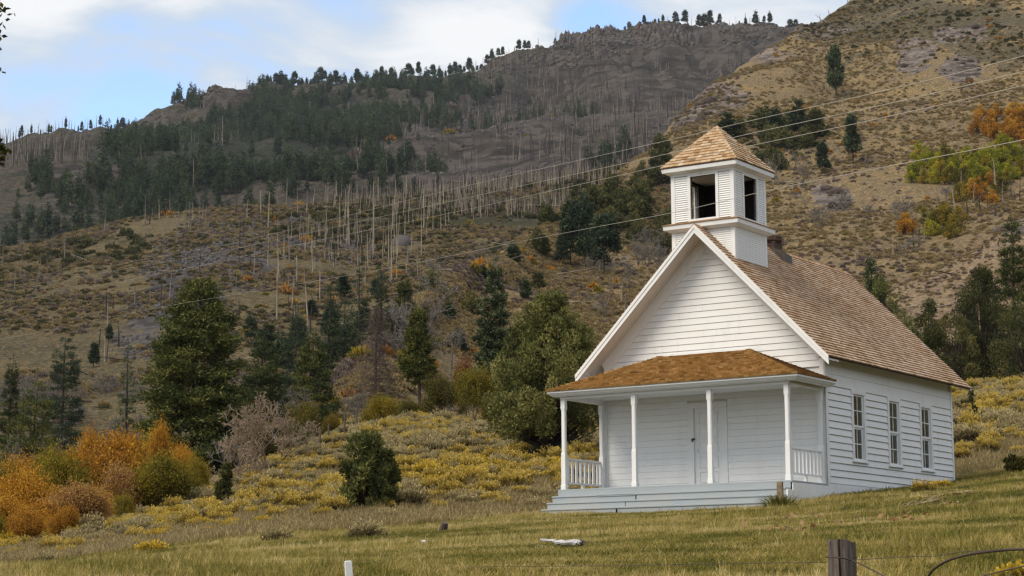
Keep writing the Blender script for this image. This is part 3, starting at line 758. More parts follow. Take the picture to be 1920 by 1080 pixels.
# --- front wall
b = HB(); zt = rz(0)-0.16
b.prism([(0.012, 0.022, -0.28), (W-0.012, 0.022, -0.28), (W-0.012, 0.022, zt), (CX, 0.022, RZ-0.2), (0.012, 0.022, zt)], (0, 0.12, 0))
front = b.build('front_wall', WHITE)
DX0, DX1 = 2.62, 3.79
n = 15; z = 0.0; pit = 0.168
for i in range(15):
    z0 = z+i*pit; z1 = min(z0+pit-0.004, 2.52)
    if z0 > 2.5: break
    segs = [(0.13, DX0), (DX1, W-0.12)] if z0 < 2.27 else [(0.13, W-0.12)]
    for a, c in segs:
        j = rs.uniform(0.3, 0.7)*(c-a)+a if (c-a) > 2.7 and i % 3 == 1 else None
        for (p, q) in ([(a, j-0.002), (j+0.002, c)] if j else [(a, c)]):
            fboard(p+0.002, q-0.002, z0, z1, 0.010, 0.005).build('siding_board', WHITE, front)
# gable boards between the two sloping frieze boards
FR = 0.40
def gx(z_): return (RZ-FR*1.42-z_)/SK
i = 0; z = 3.02
while True:
    z0 = z+i*0.172; z1 = z0+0.166
    if gx(z1) <= 0.02:
        if gx(z0) > 0.05:
            bb = HB(); bb.prism([(CX-gx(z0), -0.012, z0), (CX+gx(z0), -0.012, z0), (CX, -0.012, RZ-FR*1.42)], (0, 0.03, 0)); bb.build('siding_board', WHITE, front)
        break
    a0, a1 = min(gx(z0), CX-0.13), min(gx(z1), CX-0.13)
    if i % 4 == 2 and a0 > 1.2:
        j = CX+rs.uniform(-0.6, 0.7)*a1
        fboard(CX-a0, j-0.002, z0, z1, 0.023, 0.006, CX-a1, j-0.002).build('siding_board', WHITE, front)
        fboard(j+0.002, CX+a0, z0, z1, 0.023, 0.006, j+0.002, CX+a1).build('siding_board', WHITE, front)
    else: fboard(CX-a0, CX+a0, z0, z1, 0.023, 0.006, CX-a1, CX+a1).build('siding_board', WHITE, front)
    i += 1
# rake frieze boards on the wall, corner boards
for sg in (-1, 1):
    o0 = CX+sg*(CX+0.0); bb = HB()
    e = 0.135; xo = CX+sg*(CX+0.03)
    pa = [(xo, -0.032, rz(xo)-0.12), (CX, -0.032, RZ-0.12), (CX, -0.032, RZ-FR*1.42), (CX+sg*(CX-0.13), -0.032, RZ-FR*1.42-(CX-0.13)*SK)]
    pa = [(xo, -0.032, RZ-FR*1.42-(CX-0.13)*SK)]+pa if False else pa
    bb.prism(pa, (0, 0.045, 0)); bb.build('rake_frieze', WHITE, front)
    x0 = 0.0 if sg < 0 else W-0.13
    fboard(x0-0.03*(sg < 0), x0+0.13+0.03*(sg > 0), -0.28, RZ-FR*1.42-(CX-0.13)*SK-0.005, 0.030, 0.030).build('corner_board', WHITE, front, bevel=0.004)
# --- door
door = HB().box(2.80, 3.61, 0.02, 0.07, 0.03, 2.13).build('door', WHITE)
for (a, c, z0, z1) in ((DX0, 2.795, 0.0, 2.14), (3.615, DX1, 0.0, 2.14), (DX0, DX1, 2.143, 2.28)):
    HB().box(a, c, -0.034, 0.02, z0, z1).build('door_trim', WHITE, door, bevel=0.004)
for k in range(5):
    z0 = 0.16+k*0.385
    bb = HB()
    for (a, c, d, e) in ((2.92, 3.49, z0, z0+0.03), (2.92, 3.49, z0+0.28, z0+0.31), (2.92, 2.95, z0+0.032, z0+0.278), (3.46, 3.49, z0+0.032, z0+0.278)): bb.box(a, c, 0.004, 0.019, d, e)
    bb.build('panel', WHITE, door, bevel=0.003)
HB().tube([(2.87, 0.02, 1.02), (2.87, -0.045, 1.02)], [0.018, 0.03], 8).build('door_knob', WHITE, door)
HB().box(2.74, 2.84, -0.05, -0.035, 1.30, 1.345).box(2.745, 2.785, -0.07, -0.05, 1.25, 1.33).build('padlock_hasp', IRON, door)
# --- side wall with three windows
WC = (2.03, 4.41, 6.70); WW = 0.34; WT, WBt = 2.44, 0.70
b = HB(); ys = [0.15]; zt = rz(W)-0.14
for c in WC:
    b.box(W-0.12, W-0.02, ys[-1], c-WW, WBt, WT); ys.append(c+WW)
b.box(W-0.12, W-0.02, ys[-1], L-0.012, WBt, WT); b.box(W-0.12, W-0.02, 0.15, L-0.012, -0.28, WBt-0.001); b.box(W-0.12, W-0.02, 0.15, L-0.012, WT+0.001, zt)
side = b.build('side_wall', WHITE)
pit = 0.179; ysd = [0.125]
edges = []
a = 0.125
for c in WC: edges.append((a, c-0.46)); a = c+0.46
edges.append((a, L-0.11))
for i in range(14):
    z0 = 0.03+(i)*pit; z1 = z0+pit-0.020
    if z1 > 2.56: break
    if 0.60 < z0 < 2.45:
        for (a, c) in edges: sboard(a+0.003, c-0.003, z0+rs.uniform(-.003, .003), min(z1, 2.53), 0.033+rs.uniform(-.003, .003), 0.006).build('siding_board', WHITE, side)
    elif z0 <= 0.6:
        j = rs.uniform(2.5, 6)
        sboard(0.125, j-0.002, z0, z1, 0.033, 0.006).build('siding_board', WHITE, side); sboard(j+0.002, L-0.11, z0, z1, 0.033, 0.006).build('siding_board', WHITE, side)
for (z0, z1) in ((2.548, 2.84), (2.846, 3.06)):
    sboard(0.125, L-0.11, z0, z1, 0.022, 0.016).build('siding_board', WHITE, side)
sboard(0.0, L, -0.29, 0.022, 0.028, 0.024).build('skirt_board', WHITE, side)
for (a, c) in ((0.0, 0.12), (L-0.105, L)): HB().box(W-0.01, W+0.036, a-0.03*(a == 0), c, 0.026, zt).build('corner_board', WHITE, side, bevel=0.004)
# left and back walls, floor, inner lining
HB().box(-0.02, 0.10, 0.145, L-0.012, -0.28, rz(0)-0.16).build('side_wall', WHITE)
b = HB(); b.prism([(0.10, L-0.12, -0.28), (W-0.122, L-0.12, -0.28), (W-0.122, L-0.12, zt), (CX, L-0.12, RZ-0.2), (0.10, L-0.12, zt)], (0, 0.12, 0)); b.build('back_wall', WHITE)
HB().box(0.102, W-0.124, 0.145, L-0.13, -0.26, -0.2).build('floor', DARKWOOD)
HB().box(3.4, 3.5, 0.3, L-0.3, -0.19, 3.3).build('inner_partition', INSIDE)
HB().box(0.2, W-0.3, 0.1, L-0.3, -0.62, -0.29).build('foundation', DARKWOOD)
for yy in (0.16, 0.5, 0.95): HB().box(W-0.2, W-0.06, yy, yy+0.16, -0.62, -0.3).build('foundation_post', RAWWOOD)
for c in WC:
    w = HB()
    w.box(W-0.015, W+0.042, c-0.455, c-WW, WBt-0.02, WT); w.box(W-0.015, W+0.042, c+WW, c+0.455, WBt-0.02, WT); w.box(W-0.015, W+0.042, c-0.455, c+0.455, WT+0.002, WT+0.105)
    w = w.build('window', WHITE, bevel=0.004)
    HB().box(W-0.02, W+0.085, c-0.49, c+0.49, WBt-0.065, WBt-0.022).build('sill', WHITE, w, bevel=0.005)
    for (za, zb, dx) in ((WBt, (WBt+WT)/2, -0.035), ((WBt+WT)/2+0.004, WT, -0.005)):
        s_ = HB(); st = 0.055; x0, x1 = W+dx-0.03, W+dx
        s_.box(x0, x1, c-WW, c-WW+st, za, zb); s_.box(x0, x1, c+WW-st, c+WW, za, zb)
        s_.box(x0, x1, c-WW+st, c+WW-st, za, za+0.055); s_.box(x0, x1, c-WW+st, c+WW-st, zb-0.045, zb)
        zm = (za+zb)/2+0.005
        s_.box(x0+0.006, x1-0.004, c-0.010, c+0.010, za+0.055, zb-0.045); s_.box(x0+0.006, x1-0.004, c-WW+st, c-0.0135, zm-0.010, zm+0.010); s_.box(x0+0.006, x1-0.004, c+0.0135, c+WW-st, zm-0.013, zm+0.013)
        s_.build('sash', WHITE, w)
        for (ya, yb) in ((c-WW+st, c-0.013), (c+0.013, c+WW-st)):
            for (z0, z1) in ((za+0.055, zm-0.013), (zm+0.013, zb-0.045)):
                HB().box(x0+0.012, x0+0.016, ya, yb, z0, z1).build('pane', GLASS, w)
    for (ya, yb) in ((c-WW-0.02, c-0.03), (c+0.04, c+WW+0.02)):
        cu = HB(); nn = 9
        for k in range(nn):
            u0 = ya+(yb-ya)*k/nn; u1 = ya+(yb-ya)*(k+1)/nn; d0 = 0.03*(k % 2); d1 = 0.03*((k+1) % 2)
            cu.hexa([(W-0.16-d0, u0, WBt-0.02), (W-0.16-d1, u1, WBt-0.02), (W-0.16-d1, u1, 1.9), (W-0.16-d0, u0, 1.9)], [(W-0.17-d0, u0, WBt-0.02), (W-0.17-d1, u1, WBt-0.02), (W-0.17-d1, u1, 1.9), (W-0.17-d0, u0, 1.9)])
        cu.build('curtain', CURTAIN, w)
# --- main roof
Y0, Y1 = -OF, L+OB; TH = 0.05
sl_len = math.hypot(CX+EO, RZ-EZ)
roof_b = HB()
for sg in (-1, 1):
    xe = CX+sg*(CX+EO); nx, nz = sg*SK, 1.0; nl = math.hypot(nx, nz)
    off = np.array([nx/nl*TH, 0, nz/nl*TH])
    ridge = np.array([CX, 0, RZ-0.03]); eave = np.array([xe, 0, EZ-0.03])
    def pt(q, y, k): return tuple(q+np.array([0, y, 0])-off*k)
    ra = (CX, Y0+0.03, RZ-0.03-TH*1.40); rb = (CX, Y1-0.02, RZ-0.03-TH*1.42)
    roof_b.hexa([pt(ridge, Y0+0.03, 0), pt(eave, Y0+0.03, 0), pt(eave, Y0+0.03, 1), ra], [pt(ridge, Y1-0.02, 0), pt(eave, Y1-0.02, 0), pt(eave, Y1-0.02, 1), rb])
roof = roof_b.build('roof', SHEATH)
def shingle_face(b, O, U, Dn, N, rows_, width_at, expo, w0, w1, rnd, thick=0.014, tones=(0.5, 0.2), curl=0.0, start=0):
    """courses of separate shingles: O top corner, U along, Dn down the slope, N normal; width_at(s) -> (u0, u1)"""
    for r in range(rows_):
        s0 = r*expo; s1 = s0+expo; u0, u1 = width_at(s0+expo*0.5); u = u0
        off = rnd.uniform(0, w1)
        first = True
        while u < u1-0.01:
            w = rnd.uniform(w0, w1) if not first else off*0.7+0.04
            first = False
            e = min(u+w, u1)
            if u1-e < 0.03: e = u1
            lift = rnd.uniform(0, 0.006)+curl*rnd.uniform(0, 1)**3; dj = rnd.uniform(-0.006, 0.008); t = min(1, max(0, rnd.gauss(*tones)))
            def q(uu, ss, nn): return tuple(O+U*uu+Dn*ss+N*nn)
            g = 0.004
            b.hexa([q(u+g, s0-0.02, 0.002), q(e-g, s0-0.02, 0.002), q(e-g, s1+dj, thick+lift), q(u+g, s1+dj, thick+lift)],
                   [q(u+g, s0-0.02, -0.008), q(e-g, s0-0.02, -0.008), q(e-g, s1+dj, 0.0), q(u+g, s1+dj, 0.0)], t)
            u = e
nrow = 42; ex = sl_len/nrow
for sg in (1, -1):
    b = HB(); Dn = np.array([sg*(CX+EO), 0, EZ-RZ])/sl_len; N = np.array([sg*SK, 0, 1.0]); N /= np.linalg.norm(N)
    shingle_face(b, np.array([CX, Y0, RZ-0.028]), np.array([0, 1.0, 0]), Dn, N, nrow, lambda s: (0, Y1-Y0), ex, 0.09, 0.19, rs, thick=0.034, tones=(0.5, 0.13), curl=0.006)
    b.build('shingles', SH_MAIN, roof)['kind'] = 'stuff'
b = HB(); y = Y0
while y < Y1-0.05:
    for sg in (-1, 1):
        b.hexa([(CX, y, RZ+0.012), (CX+sg*0.10, y, RZ-0.085), (CX+sg*0.10, y+0.15, RZ-0.098), (CX, y+0.15, RZ-0.002)], [(CX, y, RZ-0.006), (CX+sg*0.10, y, RZ-0.103), (CX+sg*0.10, y+0.15, RZ-0.112), (CX, y+0.15, RZ-0.016)], rs.uniform(0.3, 0.7))
    y += 0.13
b.build('ridge_shingles', SH_MAIN, roof)['kind'] = 'stuff'
# rake fascia: upper moulding and lower board, both gables; soffit boards
def strip(b, sg, y0, y1, za, zb, x_in=0.0, x_out=None, drop=0.0):
    """slanted board following the roof between vertical offsets za (top) and zb (bottom) below the roof line"""
    xe = CX+sg*(CX+EO if x_out is None else x_out); xi = CX+sg*x_in
    b.hexa([(xi, y0, rz(xi)-za), (xe, y0, rz(xe)-za), (xe, y0, rz(xe)-zb), (xi, y0, rz(xi)-zb)], [(xi, y1, rz(xi)-za), (xe, y1, rz(xe)-za), (xe, y1, rz(xe)-zb), (xi, y1, rz(xi)-zb)])
for sg in (-1, 1):
    b = HB(); strip(b, sg, Y0-0.012, Y0+0.026, 0.02, 0.12); b.build('rake_moulding', WHITE, roof)
    b = HB(); strip(b, sg, Y0+0.004, Y0+0.026, 0.122, 0.25); b.build('rake_board', WHITE, roof)
    b = HB(); strip(b, sg, Y1-0.018, Y1+0.02, 0.02, 0.10); b.build('rake_board', WHITE, roof)
    ws = [Y0+0.03, Y0+0.20, Y0+0.38, Y0+0.55, -0.035]
    for k in range(4):
        b = HB(); strip(b, sg, ws[k]+0.003, ws[k+1]-0.003, 0.115, 0.14 + 0.006*(k % 2), 0.0, CX+EO-0.02); b.build('soffit_board', PALE, roof)
    # eave soffit and boxed end
    xe = CX+sg*(CX+EO); xi = CX+sg*(CX+0.04)
    b = HB(); b.prism([(xi, -0.034, rz(xi)-0.135), (xe-sg*0.12, -0.034, rz(xe-sg*0.12)-0.135), (xe-sg*0.12, -0.034, rz(xe-sg*0.12)-0.11), (xi, -0.034, rz(xi)-0.11)], (0, L+OB, 0)); b.build('eave_soffit', PALE, roof)
    if sg > 0: continue
    b = HB(); xs = CX+sg*(CX+0.0)
    b.prism([(xe-sg*0.03, Y0+0.03, rz(xe)-0.30), (xs, Y0+0.03, rz(xe)-0.30), (xs, Y0+0.03, rz(xe)-0.27), (xe-sg*0.03, Y0+0.03, rz(xe)-0.27)], (0, OF-0.07, 0)); b.build('cornice_return', WHITE, roof)
# --- chimney
ch = HB().box(CX-0.30, CX+0.18, 3.75, 4.25, 6.3, 7.16).build('chimney', BRICK)
cap = HB(); pts = []
cap.tube([(CX-0.06, 4.0, 7.163), (CX-0.06, 4.0, 7.20), (CX-0.06, 4.0, 7.33)], [0.30, 0.34, 0.33], 10); cap.build('chimney_cap', BRICK, ch)
HB().hexa([(CX+0.10, 3.72, 6.52), (CX+0.46, 3.72, 6.30), (CX+0.46, 3.72, 6.84), (CX+0.10, 3.72, 6.98)], [(CX+0.10, 4.28, 6.52), (CX+0.46, 4.28, 6.30), (CX+0.46, 4.28, 6.74), (CX+0.10, 4.28, 6.92)]).build('chimney_saddle', FLASH, ch)
# --- belfry
BX0, BX1 = 2.363, 4.245; BY0 = -0.205; BS = BX1-BX0; BY1 = BY0+BS; BC = ((BX0+BX1)/2, (BY0+BY1)/2); h_ = BS/2
bel = HB()
# framed shell: lower box, four corner piers and headers with an opening on each side
LZ0, LZ1 = 5.6, 7.02; UZ0, UZ1 = 7.12, 8.62
def face(k, u, z, n=0.0):
    """point on belfry side k (0 front, 1 right, 2 back, 3 left): u along, n outwards"""
    a = -h_+u
    x, y = ((a, -h_-n), (h_+n, a), (-a, h_+n), (-h_-n, -a))[k]
    return (BC[0]+x, BC[1]+y, z)
def fbox(b, k, u0, u1, z0, z1, n0, n1, t=0.5):
    return b.hexa([face(k, u0, z0, n1), face(k, u1, z0, n1), face(k, u1, z1, n1), face(k, u0, z1, n1)], [face(k, u0, z0, n0), face(k, u1, z0, n0), face(k, u1, z1, n0), face(k, u0, z1, n0)], t)
OU0, OU1, OZ0, OZ1 = 0.582, 1.343, 7.215, 8.385
for k in range(4):
    e0, e1 = (0.02, BS-0.02) if k % 2 == 0 else (0.09, BS-0.09)
    if k % 2: fbox(bel, k, e0, e1, 6.0, LZ1, -0.09, -0.02)
    else:
        for sg in (-1, 1):
            uo = h_+sg*(h_-0.02); zi = LZ1; bel.prism([face(k, h_, RZ-0.05, -0.02), face(k, uo, RZ-0.05-(h_-0.02)*SK, -0.02), face(k, uo, LZ1, -0.02), face(k, h_, LZ1, -0.02)], tuple(np.array(face(k, 0, 0, -0.09))-np.array(face(k, 0, 0, -0.02))))
    for (a, c, d, e) in ((e0, OU0, UZ0, UZ1), (OU1, e1, UZ0, UZ1), (OU0+0.001, OU1-0.001, UZ0, OZ0), (OU0+0.001, OU1-0.001, OZ1, UZ1)): fbox(bel, k, a, c, d, e, -0.09, -0.02)
bel = bel.build('belfry', DARKWOOD)
def sl(n0, n1, k, u0, u1, z0, z1, name='belfry_trim', mat=WHITE, bev=0.003): return fbox(HB(), k, u0, u1, z0, z1, n0, n1).build(name, mat, bel, bevel=bev)
for k in range(4):
    cw = 0.105
    for (z0, z1) in ((6.02 if k % 2 else 6.05, LZ1-0.13), (UZ0+0.02, 8.425)):
        ea = 0.0 if k % 2 else -0.012
        sl(-0.018, 0.014, k, ea, cw, z0, z1); sl(-0.018, 0.014, k, BS-cw, BS-ea, z0, z1)
    sl(-0.018, 0.017, k, 0.0-0.016*(k % 2 == 0), BS+0.016*(k % 2 == 0), 8.428, UZ1)
    sl(-0.018, 0.017, k, 0.0-0.016*(k % 2 == 0), BS+0.016*(k % 2 == 0), LZ1-0.128, LZ1)
    if k < 2 or k == 3:
        sl(-0.09, 0.02, k, OU0-0.082, OU0, UZ0+0.04, 8.425); sl(-0.09, 0.02, k, OU1, OU1+0.13-0.045, UZ0+0.04, 8.425)
        sl(-0.09, 0.018, k, OU0+0.002, OU1-0.002, OZ1, 8.425); sl(-0.09, 0.03, k, OU0+0.002, OU1-0.002, UZ0+0.04, OZ0)
    if k > 1: continue
    for (a, c) in ((cw+0.002, OU0-0.085), (OU1+0.088, BS-cw-0.002)):
        ns = 21
        for j in range(ns):
            z0 = UZ0+0.06+j*(8.42-UZ0-0.06)/ns; z1 = z0+(8.42-UZ0-0.06)/ns
            b = HB(); b.hexa([face(k, a, z0, 0.010), face(k, c, z0, 0.010), face(k, c, z1, -0.014), face(k, a, z1, -0.014)], [face(k, a, z0-0.004, -0.025), face(k, c, z0-0.004, -0.025), face(k, c, z1-0.004, -0.04), face(k, a, z1-0.004, -0.04)]); b.build('slat', WHITE, bel)
    # narrow clapboards of the lower box, cut by the roof where the slope passes
    ns = 19; za, zb = 5.83, LZ1-0.132
    for j in range(ns):
        z0 = za+j*(zb-za)/ns; z1 = z0+(zb-za)/ns-0.002
        if k == 1: sl_ = [(cw, BS-cw, BS-cw, cw)]
        else:
            g0, g1 = (RZ-0.03-z0)/SK, (RZ-0.03-z1)/SK
            if g1 > h_-cw-0.02: continue
            g0 = min(g0, h_-cw-0.005); g1 = max(g1, 0.002)
            sl_ = [(cw, h_-g0, h_-g1, cw), (h_+g0, BS-cw, BS-cw, h_+g1)] if g0 > 0.01 else [(cw, BS-cw, BS-cw, cw)]
        for a, c, c1, a1 in sl_:
            b = HB(); b.hexa([face(k, a, z0, 0.009), face(k, c, z0, 0.009), face(k, c1, z1, -0.006), face(k, a1, z1, -0.006)], [face(k, a, z0, -0.02), face(k, c, z0, -0.02), face(k, c1, z1, -0.02), face(k, a1, z1, -0.02)]); b.build('clapboard', WHITE, bel)
HB().box(BX0+0.03, BX1-0.03, BY0+0.03, BY1-0.03, UZ0-0.02, UZ0+0.02).build('belfry_floor', DARKWOOD, bel)
HB().box(BX0+0.1, BX1-0.1, BY0+0.1, BY1-0.1, 8.56, 8.6).build('belfry_ceiling', DARKWOOD, bel)
def pyr_ring(z0, z1, o0, o1, name, mat, inner=0.0, par=None):
    """square frustum ring from half width o0 at z0 to o1 at z1"""
    b = HB(); V = []
    for (z, o) in ((z0, o0), (z1, o1)): V += [(BC[0]+sx*o, BC[1]+sy*o, z) for sx, sy in ((-1, -1), (1, -1), (1, 1), (-1, 1))]
    b.hexa(V[:4], V[4:]); return b.build(name, mat, par if par is not None else bel)
MO = h_+0.19
pyr_ring(6.962, 7.075, MO-0.012, MO, 'belfry_cornice', WHITE)
pyr_ring(6.90, 6.96, h_+0.04, h_+0.16, 'belfry_cornice', WHITE)
b = HB()
for k in range(4):
    b.hexa([face(k, -0.21, 7.078, 0.21), face(k, BS+0.21, 7.078, 0.21), face(k, BS, 7.135, 0), face(k, 0, 7.135, 0)], [face(k, -0.21, 7.10, 0.215), face(k, BS+0.21, 7.10, 0.215), face(k, BS, 7.16, 0), face(k, 0, 7.16, 0)], 0.25)
b.build('belfry_skirt_roof', SH_BELL, bel)
BO = h_+0.2
pyr_ring(8.54, 8.645, BO-0.014, BO, 'belfry_cornice', WHITE)
pyr_ring(8.49, 8.537, h_+0.03, BO-0.03, 'belfry_cornice', WHITE)
pyr_ring(8.648, 8.67, BO+0.012, BO+0.012, 'roof_edge', SHEATH)
apex = np.array([BC[0], BC[1], 9.93]); ez = 8.672; eo = BO+0.015
b = HB(); n0 = len(b.V)
for k in range(4):
    a = np.array(face(k, h_-eo, ez, eo-h_)); c = np.array(face(k, h_+eo, ez, eo-h_))
    b.V += [tuple(a), tuple(c), tuple(apex-np.array([0, 0, .03]))]; b.F.append((len(b.V)-3, len(b.V)-2, len(b.V)-1)); b.T.append(0.5)
broof = b.build('belfry_roof', SHEATH)
for k in range(4):
    a = np.array(face(k, h_-eo, ez, eo-h_)); c = np.array(face(k, h_+eo, ez, eo-h_)); mid = (a+c)/2
    U = (c-a)/np.linalg.norm(c-a); Dn = mid-apex; Ls = np.linalg.norm(Dn); Dn /= Ls; N = np.cross(U, -Dn); N /= np.linalg.norm(N)
    if N[2] < 0: N = -N
    nr = 13; exq = Ls/nr
    for r in range(nr):
        s0, s1 = r*exq, (r+1)*exq; hw1 = eo*(s1/Ls); hw0 = eo*(s0/Ls); u = -hw1; tiles = []
        u += 0
        off = rs.uniform(0.05, 0.16)
        cuts = [-hw1]; x_ = -hw1+off
        while x_ < hw1-0.05: cuts.append(x_); x_ += rs.uniform(0.11, 0.19)
        cuts.append(hw1)
        bb = HB()
        for i_ in range(len(cuts)-1):
            u0, u1 = cuts[i_]+0.003, cuts[i_+1]-0.003
            t0, t1 = max(-hw0-0.01, min(hw0+0.01, u0)), max(-hw0-0.01, min(hw0+0.01, u1))
            if k < 2: bb = HB()
            th = 0.022+rs.uniform(0, 0.008)
            def q(uu, ss, nn): return tuple(apex+U*uu+Dn*ss+N*nn)
            bb.hexa([q(t0, s0-0.01, 0.004), q(t1, s0-0.01, 0.004), q(u1, s1, th), q(u0, s1, th)], [q(t0, s0-0.01, -0.02), q(t1, s0-0.01, -0.02), q(u1, s1, -0.012), q(u0, s1, -0.012)], min(1, max(0, rs.gauss(0.55, 0.2))))
            if k < 2: bb.build('shingle', SH_BELL, broof)
        if k >= 2: bb.build('shingle_course', SH_BELL, broof)
    # hip cap shingles
    c2 = c+np.array([0, 0, 0.0]); hd = c2-apex; hl = np.linalg.norm(hd); hd /= hl; nn_ = 12
    bb = HB()
    for r in range(nn_):
        p = apex+hd*hl*r/nn_; q_ = apex+hd*hl*(r+1)/nn_
        for sg in (-1, 1):
            sdv = (U*(-1) if sg < 0 else np.cross(hd, N)*0); sdv = -U if sg < 0 else np.array(face((k+1) % 4, 1.0, 0))-np.array(face((k+1) % 4, 0.0, 0))
            sdv = sdv/np.linalg.norm(sdv)*0.085+hd*0.05; up_ = np.array([0, 0, 0.03])
            bb.hexa([tuple(p+up_*0.6), tuple(p+sdv+up_*0.2), tuple(q_+sdv+up_*0.9), tuple(q_+up_*1.5)], [tuple(p-up_*0.2), tuple(p+sdv-up_*0.5), tuple(q_+sdv+up_*0.1), tuple(q_+up_*0.6)], rs.uniform(0.3, 0.8))
    bb.build('hip_cap', SH_BELL, broof)
# --- porch
deck = HB().box(-0.17, W+0.03, -P-0.03, 0.0, -0.045, 0.0).build('porch_floor', STEPM, bevel=0.006)
HB().box(W+0.008, W+0.036, -P+0.0, -0.035, -0.42, -0.05).build('skirt_board', WHITE, deck)
HB().box(W+0.006, W+0.03, -P-0.0, -0.035, -0.95, -0.425).build('skirt_board', WHITE, deck)
HB().box(-0.15, -0.12, -P+0.02, -0.0, -0.95, -0.05).build('skirt_board', WHITE, deck)
TR = [(-P-0.03, -0.045), (-P-0.30, -0.20), (-P-0.575, -0.375), (-P-0.85, -0.555)]
zs_ = [0.0, -0.185, -0.365, -0.545]; dep = 0.27
for k in range(4):
    y = -P-0.03-dep*k
    z0 = zs_[k]
    if k:
        st = HB().box(-0.17-0.0*k, W-0.012, y-0.02, y+dep, z0-0.04, z0).build('step', STEPM, bevel=0.006)
    else: st = deck
    zb_ = zs_[k+1]+0.002 if k < 3 else -0.95
    zt_ = z0-0.042
    js = {0: None, 1: 2.36, 2: 2.2, 3: 2.1}[k]
    gap = {1: 0.035, 2: 0.02, 3: 0.05}.get(k, 0)
    for (a, c) in ([(-0.155, js-gap/2), (js+gap/2, W-0.02)] if js else [(-0.155, W-0.02)]):
        HB().box(a, c, y+0.002, y+0.03, zb_, zt_).build('riser_board', STEPM, st)
    if k: HB().box(W-0.018, W+0.03, y+0.004, y+dep+0.004, -0.95, z0-0.042).build('stringer', WHITE, st)
HB().box(1.2, 2.3, -P-0.32, -P-0.305, -0.235, -0.2).build('loose_board', STEPM, deck)
# posts
def post(x, y, wall=False):
    b = HB(); s = 0.062; c = 0.05
    def sec(z0, z1, r0, r1, ch_):
        def ring(z, r):
            q = r*(0.62 if ch_ else 0.96)
            return [(x-q, y-r, z), (x+q, y-r, z), (x+r, y-q, z), (x+r, y+q, z), (x+q, y+r, z), (x-q, y+r, z), (x-r, y+q, z), (x-r, y-q, z)]
        n = len(b.V); b.V += ring(z0, r0)+ring(z1, r1)
        b.F += [(n+i, n+(i+1) % 8, n+8+(i+1) % 8, n+8+i) for i in range(8)]; b.T += [0.5]*8
    sec(0.0, 0.92, 0.063, 0.063, False); sec(0.92, 0.98, 0.063, 0.056, False); sec(0.98, 2.10, 0.056, 0.056, True); sec(2.10, 2.16, 0.056, 0.064, False); sec(2.16, 2.385, 0.064, 0.064, False)
    o = b.build('porch_post', WHITE)
    for (z0, z1, r) in ((0.001, 0.12, 0.075),): HB().box(x-r, x+r, y-r, y+r, z0, z1).build('post_foot', WHITE, o, bevel=0.005)
for x in (-0.02, 2.133, 4.344, 6.505): post(x, -P+0.08)
post(0.02, -0.14); post(W-0.09, -0.14)
def railing(x, y0, y1):
    r = HB().box(x-0.035, x+0.035, y0, y1, 0.79, 0.84).build('porch_railing', WHITE, bevel=0.006)
    HB().box(x-0.025, x+0.025, y0, y1, 0.16, 0.21).build('bottom_rail', WHITE, r, bevel=0.004)
    nb_ = 8
    for i in range(nb_):
        yy = y0+(i+0.5)*(y1-y0)/nb_
        HB().box(x-0.014, x+0.014, yy-0.05, yy+0.05, 0.212, 0.788).build('baluster', WHITE, r)
    ym = (y0+y1)/2; HB().box(x-0.03, x+0.03, ym-0.04, ym+0.04, 0.002, 0.158).build('rail_foot', WHITE, r)
railing(-0.02, -P+0.15, -0.21); railing(W-0.09, -P+0.15, -0.21)
# beam, ceiling, fascia, hip roof
BZ0, BZ1 = 2.387, 2.50
pr = HB()
pr.box(-0.09, W+0.0, -P+0.0, -P+0.15, BZ0, BZ1+0.04); pr.box(-0.09, 0.06, -P+0.152, -0.0, BZ0, BZ1+0.04); pr.box(W-0.15, W+0.0, -P+0.152, -0.036, BZ0, BZ1+0.04)
pr = pr.build('porch_beam', WHITE)
HB().box(0.062, W-0.152, -P+0.152, -0.02, BZ1, BZ1+0.03).build('porch_ceiling', WHITE, pr)
EX0, EX1, EY = -0.366, W+0.33, -P-0.22; PZ = 2.592
def crown(pa, pb, outv, name='porch_fascia'):
    """cornice between two eave corners: profile leaning outwards"""
    b = HB(); pa = np.array(pa); pb = np.array(pb); o = np.array(outv)
    prof = [(0.0, 0.0), (0.0, -0.035), (-0.055, -0.115), (-0.12, -0.12), (-0.12, 0.0)]
    return b, prof
b = HB()
def ringp(off, z): return [(EX0-off, EY-off, z), (EX1+off, EY-off, z), (EX1+off, 0.0-0.04, z), (EX0-off, 0.0-0.04, z)]
def open_ring(b, o1, z1, o2, z2, o3=-0.14):
    A = ringp(o1, z1); B = ringp(o2, z2); Ai = ringp(o3, z1); Bi = ringp(o3, z2)
    for (i, j) in ((0, 1), (1, 2), (3, 0)): b.hexa([A[i], A[j], B[j], B[i]], [Ai[i], Ai[j], Bi[j], Bi[i]])
open_ring(b, 0.0, PZ-0.001, 0.0, PZ-0.045); b.build('porch_fascia', WHITE, pr)
b = HB(); open_ring(b, -0.012, PZ-0.047, -0.075, PZ-0.115); b.build('crown_moulding', WHITE, pr)
b = HB(); open_ring(b, -0.10, PZ-0.117, -0.10, PZ-0.135, -0.24); b.build('porch_soffit', WHITE, pr)
TXa, TXb, TZ = 1.84, 4.485, 3.585
b = HB()
V = [(EX0-0.01, EY-0.02, PZ), (EX1+0.01, EY-0.02, PZ), (EX1+0.01, 0.0-0.036, PZ), (EX0-0.01, 0.0-0.036, PZ), (TXa, -0.036, TZ-0.02), (TXb, -0.036, TZ-0.02)]
b.V = V; b.F = [(0, 1, 5, 4), (1, 2, 5), (3, 0, 4), (0, 3, 2, 1), (4, 5, 2, 3)]; b.T = [.5]*5
proof = b.build('porch_roof', SHEATH)
